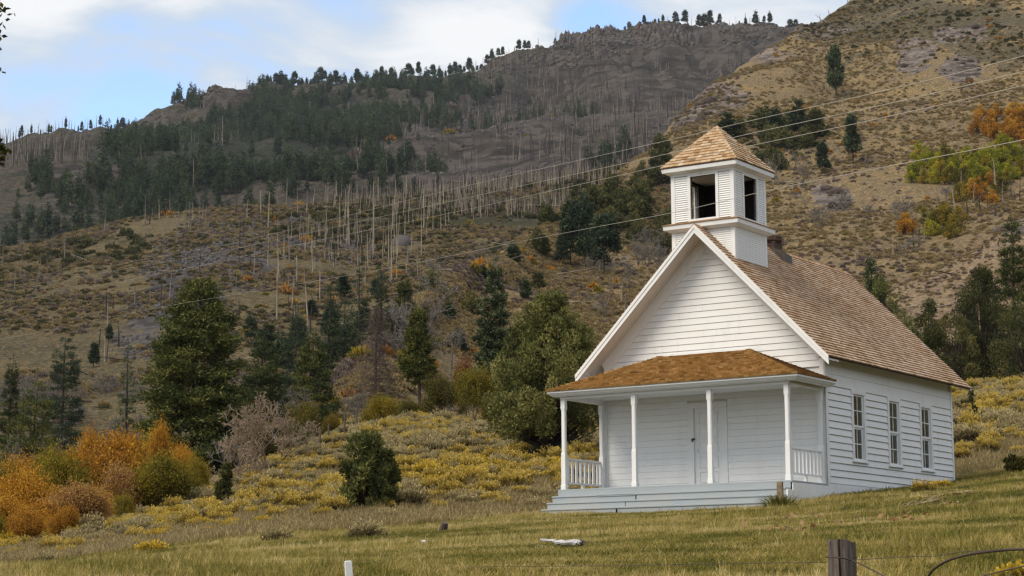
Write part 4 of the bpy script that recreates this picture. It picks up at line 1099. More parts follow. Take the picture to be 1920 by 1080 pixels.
def tri_face(p0, p1, q0, q1, nr, name, tones=(0.5, 0.18)):
    """shingle courses between eave p0-p1 and top q0-q1"""
    p0, p1, q0, q1 = map(np.array, (p0, p1, q0, q1)); bb = HB()
    N = np.cross(p1-p0, (q0+q1)/2-p0); N /= np.linalg.norm(N)
    if N[2] < 0: N = -N
    for r in range(nr):
        f0, f1 = r/nr, (r+1)/nr
        A0, A1 = q0+(p0-q0)*f0, q1+(p1-q1)*f0; B0, B1 = q0+(p0-q0)*f1, q1+(p1-q1)*f1; Lb = np.linalg.norm(B1-B0); La = np.linalg.norm(A1-A0); Uq = (B1-B0)/Lb
        cuts = [0]; x_ = rs.uniform(0.05, 0.15)
        while x_ < Lb-0.05: cuts.append(x_); x_ += rs.uniform(0.09, 0.17)
        cuts.append(Lb); o_ = float((A0-B0)@Uq)
        for i_ in range(len(cuts)-1):
            u0, u1 = cuts[i_]+0.003, cuts[i_+1]-0.003; t0, t1 = (min(max(u, o_), o_+La) for u in (u0, u1))
            base = A0-Uq*o_; th = 0.042+rs.uniform(0, 0.006)
            bb.hexa([tuple(base+Uq*t0+N*0.004), tuple(base+Uq*t1+N*0.004), tuple(B0+Uq*u1+N*th), tuple(B0+Uq*u0+N*th)], [tuple(base+Uq*t0-N*0.02), tuple(base+Uq*t1-N*0.02), tuple(B0+Uq*u1-N*0.004), tuple(B0+Uq*u0-N*0.004)], min(1, max(0, rs.gauss(*tones))))
    bb.build('shingles', SH_PORCH, proof)['kind'] = 'stuff'
e0 = (EX0-0.02, EY-0.03, PZ+0.004); e1 = (EX1+0.02, EY-0.03, PZ+0.004); e2 = (EX1+0.02, -0.04, PZ+0.004); e3 = (EX0-0.02, -0.04, PZ+0.004); ta = (TXa, -0.04, TZ); tb = (TXb, -0.04, TZ)
tri_face(e0, e1, ta, tb, 21, 'f'); tri_face(e1, e2, tb, tb, 20, 'r', (0.15, 0.15)); tri_face(e3, e0, ta, ta, 20, 'l')
for (top, cor, sv) in ((ta, e0, -1), (tb, e1, 1)):
    top, cor = np.array(top), np.array(cor); hd = cor-top; hl = np.linalg.norm(hd); hd /= hl; nn_ = 24; bb = HB()
    for r in range(nn_):
        p = top+hd*hl*r/nn_; q_ = top+hd*hl*(r+1)/nn_-hd*0.01; j = rs.uniform(0, 0.02)
        for sdv in (np.array([-sv*0.11, 0.0, 0.0]), np.array([0, 0.11, 0])):
            sd_ = sdv+np.array([0, 0, 0.0]); z_ = np.array([0, 0, 0.03])
            bb.hexa([tuple(p+z_*0.6), tuple(p+sd_+z_*0.6), tuple(q_+sd_+z_*1.7+z_*j*20), tuple(q_+z_*1.7+z_*j*20)], [tuple(p-z_*0.3), tuple(p+sd_-z_*0.3), tuple(q_+sd_+z_*0.7), tuple(q_+z_*0.7)], rs.uniform(0.1, 0.9) if sv < 0 else rs.uniform(0, 0.45))
    bb.build('hip_cap', SH_PORCH, proof)
HB().box(TXa-0.1, TXb+0.03, -0.062, -0.042, TZ-0.02, TZ+0.05).build('flashing', WHITE, proof)
# ---------------------------------------------------------------- plant materials
def g3(r, g, b): return (r, g, b)
PINE = foliage('dark_pine_needles', [(0.1, (0.023, 0.033, 0.011)), (0.4, (0.059, 0.074, 0.019)), (0.65, (0.117, 0.125, 0.029)), (0.95, (0.214, 0.191, 0.050))], 0.15)
BLUEPINE = foliage('blue_green_pine_needles', [(0.1, (0.023, 0.037, 0.020)), (0.45, (0.049, 0.072, 0.034)), (0.9, (0.117, 0.134, 0.054))], 0.15)
FIR = foliage('fir_needles', [(0.1, (0.027, 0.039, 0.020)), (0.45, (0.069, 0.088, 0.039)), (0.9, (0.194, 0.214, 0.106))], 0.15)
JUN = foliage('juniper_sprays', [(0.05, (0.044, 0.055, 0.019)), (0.4, (0.128, 0.134, 0.037)), (0.7, (0.241, 0.228, 0.071)), (1.0, (0.393, 0.340, 0.125))], 0.15)
JUND = foliage('dark_juniper_sprays', [(0.05, (0.028, 0.035, 0.013)), (0.45, (0.076, 0.080, 0.025)), (0.95, (0.192, 0.167, 0.052))], 0.15)
ORANGE = foliage('orange_autumn_leaves', [(0.0, (0.115, 0.060, 0.021)), (0.3, (0.322, 0.142, 0.018)), (0.55, (0.50, 0.235, 0.022)), (0.8, (0.58, 0.335, 0.036)), (1.0, (0.552, 0.380, 0.057))], 0.35, patch=1.1, psc=.22)
YELLOWG = foliage('yellow_green_autumn_leaves', [(0.0, (0.057, 0.053, 0.012)), (0.35, (0.149, 0.131, 0.018)), (0.65, (0.299, 0.221, 0.022)), (1.0, (0.517, 0.326, 0.030))], 0.35, patch=.9, psc=.3)
OLIVE = foliage('olive_leaves', [(0.0, (0.036, 0.036, 0.012)), (0.4, (0.091, 0.084, 0.018)), (0.75, (0.195, 0.144, 0.022)), (1.0, (0.390, 0.216, 0.025))], 0.3)
RUST = foliage('rust_red_leaves', [(0.0, (0.07, 0.028, 0.018)), (0.5, (0.19, 0.065, 0.030)), (1.0, (0.30, 0.13, 0.05))], 0.3)
PINKISH = foliage('pinkish_brown_dry_leaves', [(0.0, (0.138, 0.093, 0.057)), (0.5, (0.360, 0.196, 0.066)), (1.0, (0.520, 0.310, 0.088))], 0.3, patch=.9, psc=.3)
ASPEN = foliage('lime_green_leaves', [(0.0, (0.093, 0.107, 0.012)), (0.4, (0.235, 0.246, 0.020)), (0.75, (0.468, 0.393, 0.025)), (1.0, (0.786, 0.540, 0.030))], 0.35)
BARK = bark('grey_brown_bark', (0.075, 0.055, 0.042), (0.035, 0.026, 0.021)); PALEB = bark('pale_grey_twigs', (0.22, 0.195, 0.165), (0.13, 0.112, 0.092))
PINKB = bark('pinkish_brown_twigs', (0.40, 0.30, 0.21), (0.30, 0.21, 0.14)); BROWNB = bark('brown_dead_twigs', (0.13, 0.092, 0.075), (0.08, 0.058, 0.048))
SNAG = bark('bleached_snag_wood', (0.37, 0.31, 0.225), (0.16, 0.13, 0.10), 3); SNAGG = bark('grey_snag_wood', (0.24, 0.20, 0.165), (0.11, 0.09, 0.075), 3); BURNT = bark('charred_trunk', (0.028, 0.022, 0.020), (0.085, 0.06, 0.045), 3)
def pair(name, data, m0, m1): return md(name+'_trunk', data[0], m0), md(name+'_crown', data[1], m1)
def htop(base, px, toppy):
    """height in metres so that a plant standing at base reaches the sight line of (px, toppy)"""
    dr = pix_dir(px, toppy); d = math.hypot(base[0], base[1]); return max(0.05, d*dr[2]/math.hypot(dr[0], dr[1])-base[2])
def mpp(base): return float(np.asarray(base)@_F)/FP
def near(px, d):
    p = G.at_d(px, d); return p
# ---- big trees with their own shapes -------------------------------------------------
def conifer_at(px, d, top, halfw, seed, label, mat=PINE, sheet=G, nc=2600, nb=90, base=0.12, group=None, lf=None, **k):
    nc = int(nc*3.4) if nc < 5000 else nc; nb = int(nb*1.3); k.setdefault('wid', 0.38)
    p = sheet.at_d(px, d); h = htop(p, px, top); r = halfw*mpp(p)
    lf = lf or max(0.24, 3.0*mpp(p))
    t, c = mk_conifer(seed, h, r, base=base, nb=nb, nc=nc, lf=lf, **k)
    bm = k.get('bm', BARK)
    return tree('pine_tree', p-np.array([0, 0, 0.15]), md('trunk', t, BARK, True), md('crown', c, mat), label, 'pine tree', group)
conifer_at(365, 138, 518, 112, 101, 'largest dark pine, broad and dense, standing behind the orange bushes', nc=30000, nb=210, base=0.06, power=0.48, ragged=0.36, lf=0.30, up=0.12, wid=.3)
conifer_at(487, 165, 622, 66, 102, 'dark pine close against the right side of the largest pine', nc=3200, nb=80, power=0.7)
conifer_at(592, 175, 616, 62, 103, 'dark green pointed pine left of the bare brown dead conifer', nc=3600, nb=90, power=0.75)
conifer_at(552, 215, 568, 44, 104, 'hazy blue green pine rising behind the pointed pine', BLUEPINE, nc=2200, power=0.6, sheet=G)
conifer_at(640, 228, 553, 56, 105, 'pair-crowned blue green pine behind the dead conifer', BLUEPINE, nc=2600, power=0.5)
conifer_at(613, 228, 528, 28, 106, 'narrow blue green pine at the left edge of the burned trunks', BLUEPINE, nc=1300)
conifer_at(787, 150, 573, 32, 107, 'narrow dark pine with a bare lower trunk, alone in the middle of the picture', nc=2800, nb=80, base=0.34, power=0.55, wid=0.35)
conifer_at(668, 226, 484, 24, 108, 'slim dark pine beside the tall pale burned trunks', BLUEPINE, nc=900)
conifer_at(716, 226, 489, 26, 109, 'small dark pine with bare lower trunk on the brown slope', BLUEPINE, nc=1000, base=0.3)
conifer_at(18, 205, 660, 32, 111, 'tall narrow pine at the left edge of the picture', nc=1700, base=0.2)
conifer_at(115, 225, 628, 44, 112, 'round-topped blue green pine with two bare trunks at left', BLUEPINE, nc=2400, power=0.4, base=0.15)
conifer_at(62, 190, 712, 60, 113, 'bushy dark pine in front of the two left pines', nc=2600, power=0.5, base=0.2)
conifer_at(238, 215, 635, 24, 114, 'thin sparse young pine left of the largest pine', BLUEPINE, nc=600, base=0.3)
conifer_at(1643, 140, 478, 34, 115, 'pointed blue green pine just above the schoolhouse roof slope', BLUEPINE, nc=1500, base=0.1)
conifer_at(1908, 185, 402, 48, 116, 'tall dark pine cut by the right edge of the picture', nc=2400, power=0.6, base=0.05)
conifer_at(272, 92, 878, 17, 117, 'small dark blue spruce-like conifer among the autumn bushes', BLUEPINE, nc=900, base=0.02, lf=0.22)
# fir with the pale trunk
p = G.at_d(925, 130); h = htop(p, 925, 476); t, c = mk_conifer(120, h, 48*mpp(p), base=0.08, nb=130, nc=11000, lf=0.24, up=-0.10, power=0.72, wid=0.16, ragged=0.35, tipw=0.8)
tree('fir_tree', p, md('trunk', t, PALEB, True), md('crown', c, FIR), 'tall open fir with a pale trunk showing between its branches, left of the big juniper', 'fir tree')
# dead brown conifer
p = G.at_d(705, 168); h = htop(p, 705, 572); rg = np.random.default_rng(5); t, c = mk_conifer(121, h, 58*mpp(p), base=0.1, nb=210, nc=40, lf=0.2, up=-0.15, power=0.75)
T0 = t
n_ = 1500; zz = rg.uniform(0.1, 0.97, n_); ph = rg.uniform(0, 6.28, n_); ll = 58*mpp(p)*(1-zz)**0.75*rg.uniform(0.25, 1, n_)
a_ = np.stack([np.cos(ph)*ll, np.sin(ph)*ll, zz*h-0.12*ll], -1); b_ = a_+rg.normal(0, 0.55, (n_, 3))*np.array([1, 1, 0.6])
v, f = prisms(a_, b_, np.full(n_, 0.017), np.full(n_, 0.008), 3)
o = tree('dead_conifer', p, md('trunk', T0, BROWNB, True), md('twigs', (v, [f], np.full(len(f), .5)), BROWNB), 'bare brown dead conifer with fine drooping branches', 'dead tree', parts=('trunk', 'branches'))
# junipers
def juniper_at(px, d, top, halfw, seed, label, mat=JUN, sheet=G, shape='dome', nc=5200, nblob=34, lf=None, cat='juniper', name='juniper', base=0.05, sink=0.0, **k):
    p = sheet.at_d(px, d); h = htop(p, px, top); r = halfw*mpp(p); lf = lf or max(0.11, 2.6*mpp(p)); nc = int(nc*1.25)
    t, c = mk_bushy(seed, h, r*1.05, nblob=nblob, nc=nc, lf=lf, shape=shape, base=base, **k)
    return tree(name, p-np.array([0, 0, sink]), md('trunk', t, BARK, True), md('crown', c, mat), label, cat)
juniper_at(1030, 84, 538, 122, 201, 'huge spreading olive green juniper beside the left end of the porch', nc=58000, nblob=330, lf=0.115, base=0.12, shape='spread')
juniper_at(690, 63, 802, 52, 202, 'rounded young juniper standing alone among the yellow brush', nc=11000, nblob=90, lf=0.12, base=0.03, shape='dome')
juniper_at(427, 78, 865, 26, 203, 'small bright green juniper on the brush slope, left of the bare pinkish tree', nc=2200, nblob=26, shape='cone', mat=JUND, lf=0.14)
juniper_at(588, 118, 790, 30, 204, 'low dark juniper at the top edge of the brush slope', nc=1800, nblob=16, mat=JUND)
juniper_at(650, 122, 782, 13, 205, 'tiny dark green shrub right of the low dark juniper', nc=500, nblob=8, mat=JUND, cat='shrub', name='shrub')
juniper_at(1662, 122, 516, 84, 206, 'olive juniper rising directly behind the schoolhouse roof', nc=12000, nblob=90, shape='diamond', mat=JUN)
juniper_at(1744, 118, 556, 58, 207, 'pointed juniper between the roof slope and the widest juniper', nc=9000, nblob=70, shape='cone', mat=JUND)
juniper_at(1846, 124, 496, 104, 208, 'widest dark juniper at the right, above the sagebrush', nc=22000, nblob=150, shape='cone', mat=JUND, base=0.02)
juniper_at(1925, 120, 560, 64, 209, 'dark juniper at the right edge below the tall pine', nc=9000, nblob=60, shape='dome', mat=JUND)
juniper_at(1790, 122, 590, 58, 210, 'lower bushy juniper filling the gap left of the widest juniper', nc=9000, nblob=60, mat=JUND)
juniper_at(1700, 116, 620, 60, 211, 'bushy juniper low behind the roof edge', nc=8000, nblob=50, mat=JUND)
juniper_at(1822, 84, 700, 11, 212, 'tiny dark juniper seedling beside the end of the roof', nc=400, nblob=8, mat=JUND, lf=0.12, shape='cone')
juniper_at(1896, 61, 858, 30, 213, 'low dark brown-green bush in the brush at far right', nc=1600, nblob=18, mat=OLIVE, lf=0.1, cat='bush', name='bush', base=0.02)
# autumn thicket at the left
autumn = [
 (205, 94, 812, 70, ORANGE, 'bright orange autumn bush in front of the largest pine, leaf tips golden'),
 (120, 92, 838, 66, YELLOWG, 'broad green gold bush at the middle of the left thicket'),
 (60, 88, 872, 62, ORANGE, 'orange-brown bush near the left edge, low and wide'),
 (8, 90, 868, 55, YELLOWG, 'yellow green bush cut by the left edge'),
 (18, 84, 925, 60, ORANGE, 'lowest deep orange bush at the left edge'),
 (150, 80, 895, 62, PINKISH, 'brownish pink half-bare bush with dark forked stems'),
 (95, 80, 930, 55, ORANGE, 'small golden orange bush at the foot of the thicket'),
 (250, 100, 830, 40, RUST, 'rust red shrub between the orange bushes'),
 (285, 104, 800, 44, YELLOWG, 'olive yellow bush with orange tips below the largest pine'),
 (225, 88, 862, 45, PINKISH, 'pale brown thinning bush at the thicket middle'),
 (318, 88, 838, 50, YELLOWG, 'olive gold round bush right of the blue spruce-like conifer'),
 (372, 90, 846, 30, YELLOWG, 'yellow green bush at the right end of the thicket'),
 (170, 104, 820, 46, YELLOWG, 'green gold bush at the back of the thicket'),
 (570, 122, 757, 34, OLIVE, 'olive shrub with orange leaves, behind the bare pinkish tree'),
 (620, 124, 775, 18, OLIVE, 'small olive shrub at the top of the brush slope'),
 (720, 118, 742, 40, YELLOWG, 'golden green small tree with crooked dark trunk'),
 (835, 124, 704, 34, OLIVE, 'olive bush behind the brush slope, left of the green one'),
 (888, 118, 694, 50, YELLOWG, 'green and yellow bushy tree left of the big juniper'),
 (872, 136, 680, 22, RUST, 'rust red shrub behind the green and yellow bush'),
 (770, 126, 752, 30, OLIVE, 'low olive brush right of the golden small tree'),
 (935, 112, 742, 40, OLIVE, 'low olive shrub under the left side of the big juniper'),
 (480, 124, 800, 30, OLIVE, 'low olive brush behind the bare pinkish tree'),
]
for k_, (px_, d_, top_, w_, m_) in enumerate(((40, 96, 850, 40, ORANGE), (90, 98, 832, 36, YELLOWG), (165, 98, 806, 36, ORANGE), (245, 96, 806, 34, ORANGE), (190, 86, 905, 34, ORANGE), (235, 84, 915, 26, YELLOWG), (345, 96, 826, 26, ORANGE), (130, 76, 962, 26, ORANGE), (60, 78, 962, 34, ORANGE), (0, 80, 955, 34, YELLOWG), (275, 90, 880, 26, YELLOWG), (300, 98, 792, 26, ORANGE))):
    autumn.append((px_, d_, top_, w_, m_, ('small orange sapling', 'green gold sapling', 'slim orange sapling', 'tall orange sapling', 'small golden bush', 'sparse green gold bush', 'slim golden sapling', 'low golden twiggy bush', 'low orange twiggy bush', 'low green gold bush at the left edge', 'small green gold bush', 'orange-topped sapling')[k_]+' in the left thicket, '+('near the left edge' if px_ < 100 else 'below the spruce-like conifer' if px_ > 230 else 'in the middle')))
leafy_cache = {}
for i, (px, d, top, hw_, mt, lab) in enumerate(autumn):
    p = G.at_d(px, d); h = max(1.2, htop(p, px, top+(12 if px < 400 else 0)))+0.1; r = hw_*mpp(p)
    key = (mt.name, i % 2 if mt is not ORANGE else i % 3)
    if key not in leafy_cache:
        tr, cr = mk_leafy(300+i, 3.4, leaf=0.125, per=10, jit=0.32, spread=.52, levels=5, stems=6, kids=3, wob=0.3, rmin=0.014, up=.5)
        ext = np.percentile(np.abs(cr[0][:, :2]), 96); leafy_cache[key] = (md('stems', tr, PALEB if mt is PINKISH else BROWNB), md('leaves', cr, mt), ext)
    a_, b_, ext = leafy_cache[key]
    tree('bush', p-np.array([0, 0, 0.2]), a_, b_, lab, 'bush', 'bushes in autumn colour below the pines', rz=i*1.3, s=h/3.4, sxy=r/ext, parts=('stems', 'foliage'))
# bare trees
bare = [
 (505, 100, 738, 86, PINKB, 'large bare pinkish tree with forked dark trunk on the brush slope', 5, 0.55),
 (440, 100, 788, 56, PINKB, 'smaller bare pinkish tree left of the large bare one', 5, 0.6),
 (230, 150, 770, 60, PALEB, 'pale grey bare tree behind the orange thicket', 5, 0.55),
 (20, 150, 800, 55, PALEB, 'pale grey bare tree at the left edge above the thicket', 5, 0.55),
 (120, 140, 800, 50, PALEB, 'grey bare shrubby tree between the left pines and the thicket', 5, 0.6),
 (300, 160, 740, 40, PALEB, 'grey bare tree half hidden by the largest pine', 5, 0.5),
 (560, 140, 720, 38, PALEB, 'grey bare tree in front of the pointed pine', 5, 0.5),
 (660, 150, 720, 30, PALEB, 'thin grey bare tree left of the dead conifer', 5, 0.45),
 (745, 128, 748, 38, BROWNB, 'low dark tangle of bare branches below the narrow pine', 5, 0.8),
 (1700, 180, 600, 26, PALEB, 'grey bare tree above the roof edge between the junipers', 5, 0.5),
]
for i, (px, d, top, hw_, mt, lab, lv, spd) in enumerate(bare):
    p = G.at_d(px, d); h = max(1.5, htop(p, px, top)); v = mk_bare(400+i, h, rmin=0.013 if i < 2 else .017, levels=lv+(2 if i < 2 else 1), spread=spd, stems=3 if i else 4, kids=3, wob=0.38, cap=3000 if i < 2 else 1500)
    e_ = np.percentile(np.abs(v[0][:, 0]), 97); v[0][:, :2] *= hw_*mpp(p)/e_
    o = link('bare_tree', md('bare_tree', v, mt), None, tuple(p)); tag(o, lab, 'bare tree')
# dead trunk with broken branches beside the narrow pine
p = G.at_d(843, 150); o = link('snag', md('snag', mk_snag(31, htop(p, 843, 648), 0.16, 26, True, 0.22), SNAGG, True), None, tuple(p)); tag(o, 'leaning grey dead trunk with short broken branches, right of the narrow pine', 'dead tree')
# ---- shared shapes for the hills -------------------------------------------------------
CON = [pair('slope_pine_%d' % i, mk_conifer(500+i, 10, r, base=b_, nb=60, nc=1100, lf=0.8, power=pw, ragged=0.4, wid=0.35), BARK, mt) for i, (r, b_, pw, mt) in enumerate(((1.9, 0.12, .7, BLUEPINE), (2.3, 0.22, .5, BLUEPINE), (1.5, 0.3, .6, BLUEPINE), (2.6, 0.1, .6, JUND), (2.0, 0.16, .9, BLUEPINE), (2.6, 0.28, .35, BLUEPINE)))]
JN = [pair('slope_juniper_%d' % i, mk_bushy(520+i, 5, 3.0, nblob=26, nc=1300, lf=0.6, shape=s_), BARK, mt) for i, (s_, mt) in enumerate((('dome', JUND), ('cone', JUND), ('dome', JUN)))]
SN = {}
for nm, mt in (('pale', SNAG), ('grey', SNAGG), ('burnt', BURNT)):
    SN[nm] = [md('snag_%s_%d' % (nm, i), mk_snag(540+i, 10, 0.17+0.05*(i % 3), st_, br, sl_), mt, True) for i, (st_, br, sl_) in enumerate(((4, True, .06), (10, False, .10), (0, True, 0), (18, False, .14), (6, True, .08), (26, False, .16)))]
BT = [md('slope_bare_%d' % i, mk_bare(560+i, 5, rmin=0.035, levels=4, spread=.6, stems=4, kids=3), PALEB) for i in range(3)]
MARKS = ((90, 'above the left pair of pines'), (200, 'left of the largest pine'), (300, "above the largest pine's left shoulder"), (400, 'straight above the largest pine'), (480, "above the largest pine's right shoulder"), (560, 'above the bare pinkish tree'), (620, 'above the pointed pine'), (675, 'above the slim pine'), (730, 'above the dead conifer'), (800, 'above the narrow pine'), (870, 'left above the fir top'), (950, 'above the fir top'), (1020, 'above the big juniper'), (1090, 'above the group of three pines'), (1160, 'right above the pine group'), (1290, 'just left of the belfry'), (1460, 'just right of the belfry'), (1560, 'above the chimney'), (1640, 'below the lone hillside pine'), (1720, 'left of the aspens'), (1790, 'above the yellow aspens'), (1850, 'beside the tallest charred trunk'), (3000, 'near the right edge'))
def mark(px): return next(t for a, t in MARKS if px <= a)
def on(sheet, px, py): return sheet.at(px, py)
def put_tree(sheet, px, base, top, kind, variant, label, cat, group=None, hw_=None, name=None):
    p = on(sheet, px, base); hh = (base-top)*mpp(p)*1.02
    if kind == 'con':
        t, c = CON[variant]; s_ = hh/10; r0 = (1.9, 2.3, 1.5, 2.6, 2.0, 2.6)[variant]
    else:
        t, c = JN[variant]; s_ = hh/5; r0 = 3.0
    sx = hw_*mpp(p)/r0 if hw_ else s_
    return tree(name or ('pine_tree' if kind == 'con' else 'juniper'), p-np.array([0, 0, .3]), t, c, label, cat, group, rz=random.uniform(0, 6.28), s=s_, sxy=sx)
hill_trees = [
 (1568, 182, 80, 'con', 1, 16, 'tall lone pine with bare lower trunk high on the right hillside'),
 (1600, 307, 212, 'con', 2, 13, 'slim pine with long bare trunk on the right hillside, upper of two'),
 (1543, 326, 262, 'con', 1, 12, 'small pine with bare trunk, lower left of the slim one on the hillside'),
 (1498, 250, 182, 'con', 0, 18, 'tallest pine of the dark clump crossed by the wires'),
 (1528, 262, 200, 'con', 3, 20, 'dark pine at the right of the clump crossed by the wires'),
 (1455, 262, 200, 'con', 1, 16, 'dark pine at the left of the clump crossed by the wires'),
 (1366, 262, 208, 'con', 0, 20, 'dark pine rising just right of the belfry tip'),
 (1388, 258, 222, 'con', 3, 14, 'smaller dark pine next to the one by the belfry tip'),
 (1070, 500, 372, 'con', 5, 22, 'blue green pine with bare trunk, left of the group of three on the slope'),
 (1098, 505, 360, 'con', 1, 20, 'middle blue green pine with bare trunk in the slope group'),
 (1133, 515, 398, 'con', 5, 26, 'right blue green pine with two bare trunks in the slope group'),
 (1056, 498, 430, 'con', 1, 14, 'small pine at the left foot of the slope group'),
 (963, 494, 452, 'con', 4, 15, 'small cone shaped pine alone on the tan slope'),
 (757, 592, 520, 'con', 3, 20, 'round dark pine on the slope edge above the dead conifer'),
 (812, 552, 502, 'jun', 0, 24, 'rounded dark juniper on the tan slope left of the fir'),
 (752, 650, 585, 'con', 3, 22, 'hazy blue green pine on the slope above the narrow pine'),
 (880, 590, 548, 'jun', 0, 24, 'low blue green juniper on the tan slope left of the fir top'),
 (765, 300, 262, 'con', 0, 12, 'single dark pine on the grey scree of the far slope'),
 (1005, 474, 428, 'jun', 0, 24, 'low juniper on the tan slope right of the small cone shaped pine'),
]
for (px, b0, t0, kd, vr, hw_, lab) in hill_trees:
    sh = HE if px == 765 and b0 == 300 else HC
    put_tree(sh, px, b0, t0, kd, vr, lab, 'pine tree' if kd == 'con' else 'juniper', hw_=hw_)
for i, (px, b0, t0, vr, hw_) in enumerate(((500, 668, 600, 0, 20), (528, 690, 622, 4, 22), (560, 650, 588, 0, 16), (618, 640, 572, 1, 18), (652, 668, 596, 4, 22), (585, 600, 560, 2, 10), (683, 620, 560, 0, 16), (722, 640, 580, 4, 16), (705, 560, 520, 1, 12), (645, 560, 512, 2, 11), (470, 640, 590, 1, 13), (175, 690, 640, 2, 9), (205, 640, 606, 1, 8))):
    put_tree(HD, px, b0, t0, 'con', vr, '%s blue green pine on the lower burned slope, %s' % ('wide' if hw_ > 17 else 'narrow' if hw_ < 13 else 'slender', mark(px)), 'pine tree', 'pines on the lower burned slope', hw_=hw_)
for i, (px, b0, t0, vr, hw_) in enumerate(((790, 640, 590, 0, 15), (840, 600, 560, 4, 15), (862, 660, 610, 0, 16), (1010, 540, 505, 3, 14), (905, 520, 492, 4, 11), (985, 560, 520, 1, 12))):
    put_tree(HC, px, b0, t0, 'con', vr, '%s dark pine low on the tan slope, %s' % ('wide' if hw_ > 14 else 'narrow', mark(px)), 'pine tree', 'pines low on the tan slope', hw_=hw_)
# dark junipers covering the fold between the two hills
rj = random.Random(21); k = 0
for (cx, cy, rx, ry, n) in ((1120, 395, 75, 50, 20), (1190, 370, 50, 40, 12), (1225, 430, 40, 30, 6), (1480, 235, 60, 30, 12), (1440, 280, 40, 25, 7), (1180, 420, 50, 20, 6), (1230, 300, 30, 25, 4), (1050, 385, 30, 20, 3)):
    for _ in range(n):
        a, b_ = cx+rj.uniform(-1, 1)*rx, cy+rj.uniform(-1, 1)*ry; hgt = rj.uniform(24, 44)
        put_tree(HC, a, b_+hgt*0.4, b_-hgt*0.6, 'jun', rj.randrange(2), '%s dark juniper %s, %s' % ('large' if hgt > 37 else 'middle-sized' if hgt > 30 else 'small', ('in the hillside fold, upper rows' if b_ < 380 else 'in the hillside fold, lower rows') if cx < 1300 else 'in the clump under the wires', mark(a)), 'juniper', 'junipers in the hillside fold' if cx < 1300 else 'junipers crossed by the wires', hw_=hgt*rj.uniform(.5, .8))
# pale bare shrubs on the tan slope
for i, (px, b0, t0, hw_) in enumerate(((832, 505, 462, 30), (897, 482, 440, 16), (1214, 500, 450, 22), (945, 478, 450, 14), (1130, 575, 548, 26), (1172, 545, 505, 18), (1460, 345, 285, 24), (1500, 350, 300, 20), (1620, 240, 222, 16), (1490, 318, 280, 22), (1140, 600, 560, 24), (1690, 430, 400, 20), (1510, 385, 350, 24), (1235, 350, 320, 18), (770, 600, 560, 18), (705, 590, 560, 16))):
    p = HC.at(px, b0); o = link('bare_shrub', BT[i % 3], None, tuple(p)); s_ = (b0-t0)*mpp(p)/5; o.scale = (hw_*mpp(p)/2.2, hw_*mpp(p)/2.2, s_); o.rotation_euler = (0, 0, i)
    tag(o, ['pale grey leafless shrub standing on the tan slope left of the schoolhouse', 'pale grey leafless shrub on the right hillside near the wires'][int(px > 1240)], 'shrub', ['leafless shrubs on the tan slope', 'leafless shrubs on the right hillside'][int(px > 1240)])
# ---- snags on the burned hill ----------------------------------------------------------
def snag(sheet, px, base, hp, mat, label, group, lean=0.0, v=None, wf=1.0):
    p = sheet.at(px, base); me = SN[mat][v if v is not None else rj.randrange(6)]
    hp = hp*(.82 if hp > 40 else 1); s_ = hp*mpp(p)/10; o = link('snag', me, None, tuple(p-np.array([0, 0, .2]))); w = wf*(0.45+0.42*s_)
    o.scale = (w, w, s_); o.rotation_euler = (rj.gauss(0, .025), lean+rj.gauss(0, .03), rj.uniform(0, 6.28))
    sz = 'tall' if hp > 75 else 'middling' if hp > 42 else 'short'; cl = {'pale': 'bleached', 'grey': 'grey', 'burnt': 'charred'}[mat]
    tag(o, '%s %s dead trunk on %s, %s' % (sz, cl, label, mark(px)), 'dead tree', group)
L1 = 'the burned hill'; L2 = 'the burned hill crest'
L3 = 'the open left slope'; L4 = 'the burned hill foot'
for (px, b_, hp, mt, vv) in ((519, 600, 180, 'pale', 1), (548, 440, 86, 'grey', 1), (655, 460, 125, 'pale', 4), (690, 500, 80, 'pale', 0), (700, 480, 170, 'pale', 4), (735, 530, 140, 'pale', 0), (729, 500, 110, 'pale', 0), (745, 480, 110, 'pale', 4), (762, 520, 60, 'pale', 0),
                             (587, 510, 90, 'pale', 1), (600, 565, 100, 'pale', 0), (579, 620, 150, 'pale', 1), (523, 520, 100, 'pale', 4), (385, 430, 60, 'grey', 3), (272, 420, 72, 'grey', 1), (253, 568, 82, 'grey', 1), (790, 480, 110, 'pale', 0), (795, 430, 70, 'pale', 2), (710, 380, 60, 'pale', 2), (672, 385, 64, 'pale', 0), (640, 380, 60, 'grey', 3), (615, 385, 62, 'pale', 1), (632, 300, 40, 'pale', 2), (571, 470, 60, 'pale', 0), (837, 540, 30, 'pale', 0), (668, 560, 80, 'grey', 1), (556, 640, 90, 'pale', 0)):
    snag(HD, px, min(b_, 640), hp, mt, L1, 'bleached trunks on the burned hill', v=vv)
for _ in range(62):
    px = rj.choice((rj.gauss(700, 70), rj.gauss(570, 60), rj.uniform(480, 900), rj.gauss(740, 25))); b_ = rj.uniform(400, 560)-(px-600)*0.06
    snag(HD, px, b_, rj.choice((30, 45, 60, 85)), rj.choice(('pale', 'pale', 'pale', 'grey')), L1, 'bleached trunks on the burned hill')
for _ in range(58):
    px = rj.uniform(790, 1210); px = px if rj.random() < .8 else rj.gauss(880, 50)
    b_ = np.interp(px, [790, 1000, 1210], [382, 362, 325])+rj.uniform(-8, 42); snag(HD, px, b_, rj.uniform(22, 56), rj.choice(('pale', 'pale', 'grey')), L2, 'trunks along the crest of the burned hill')
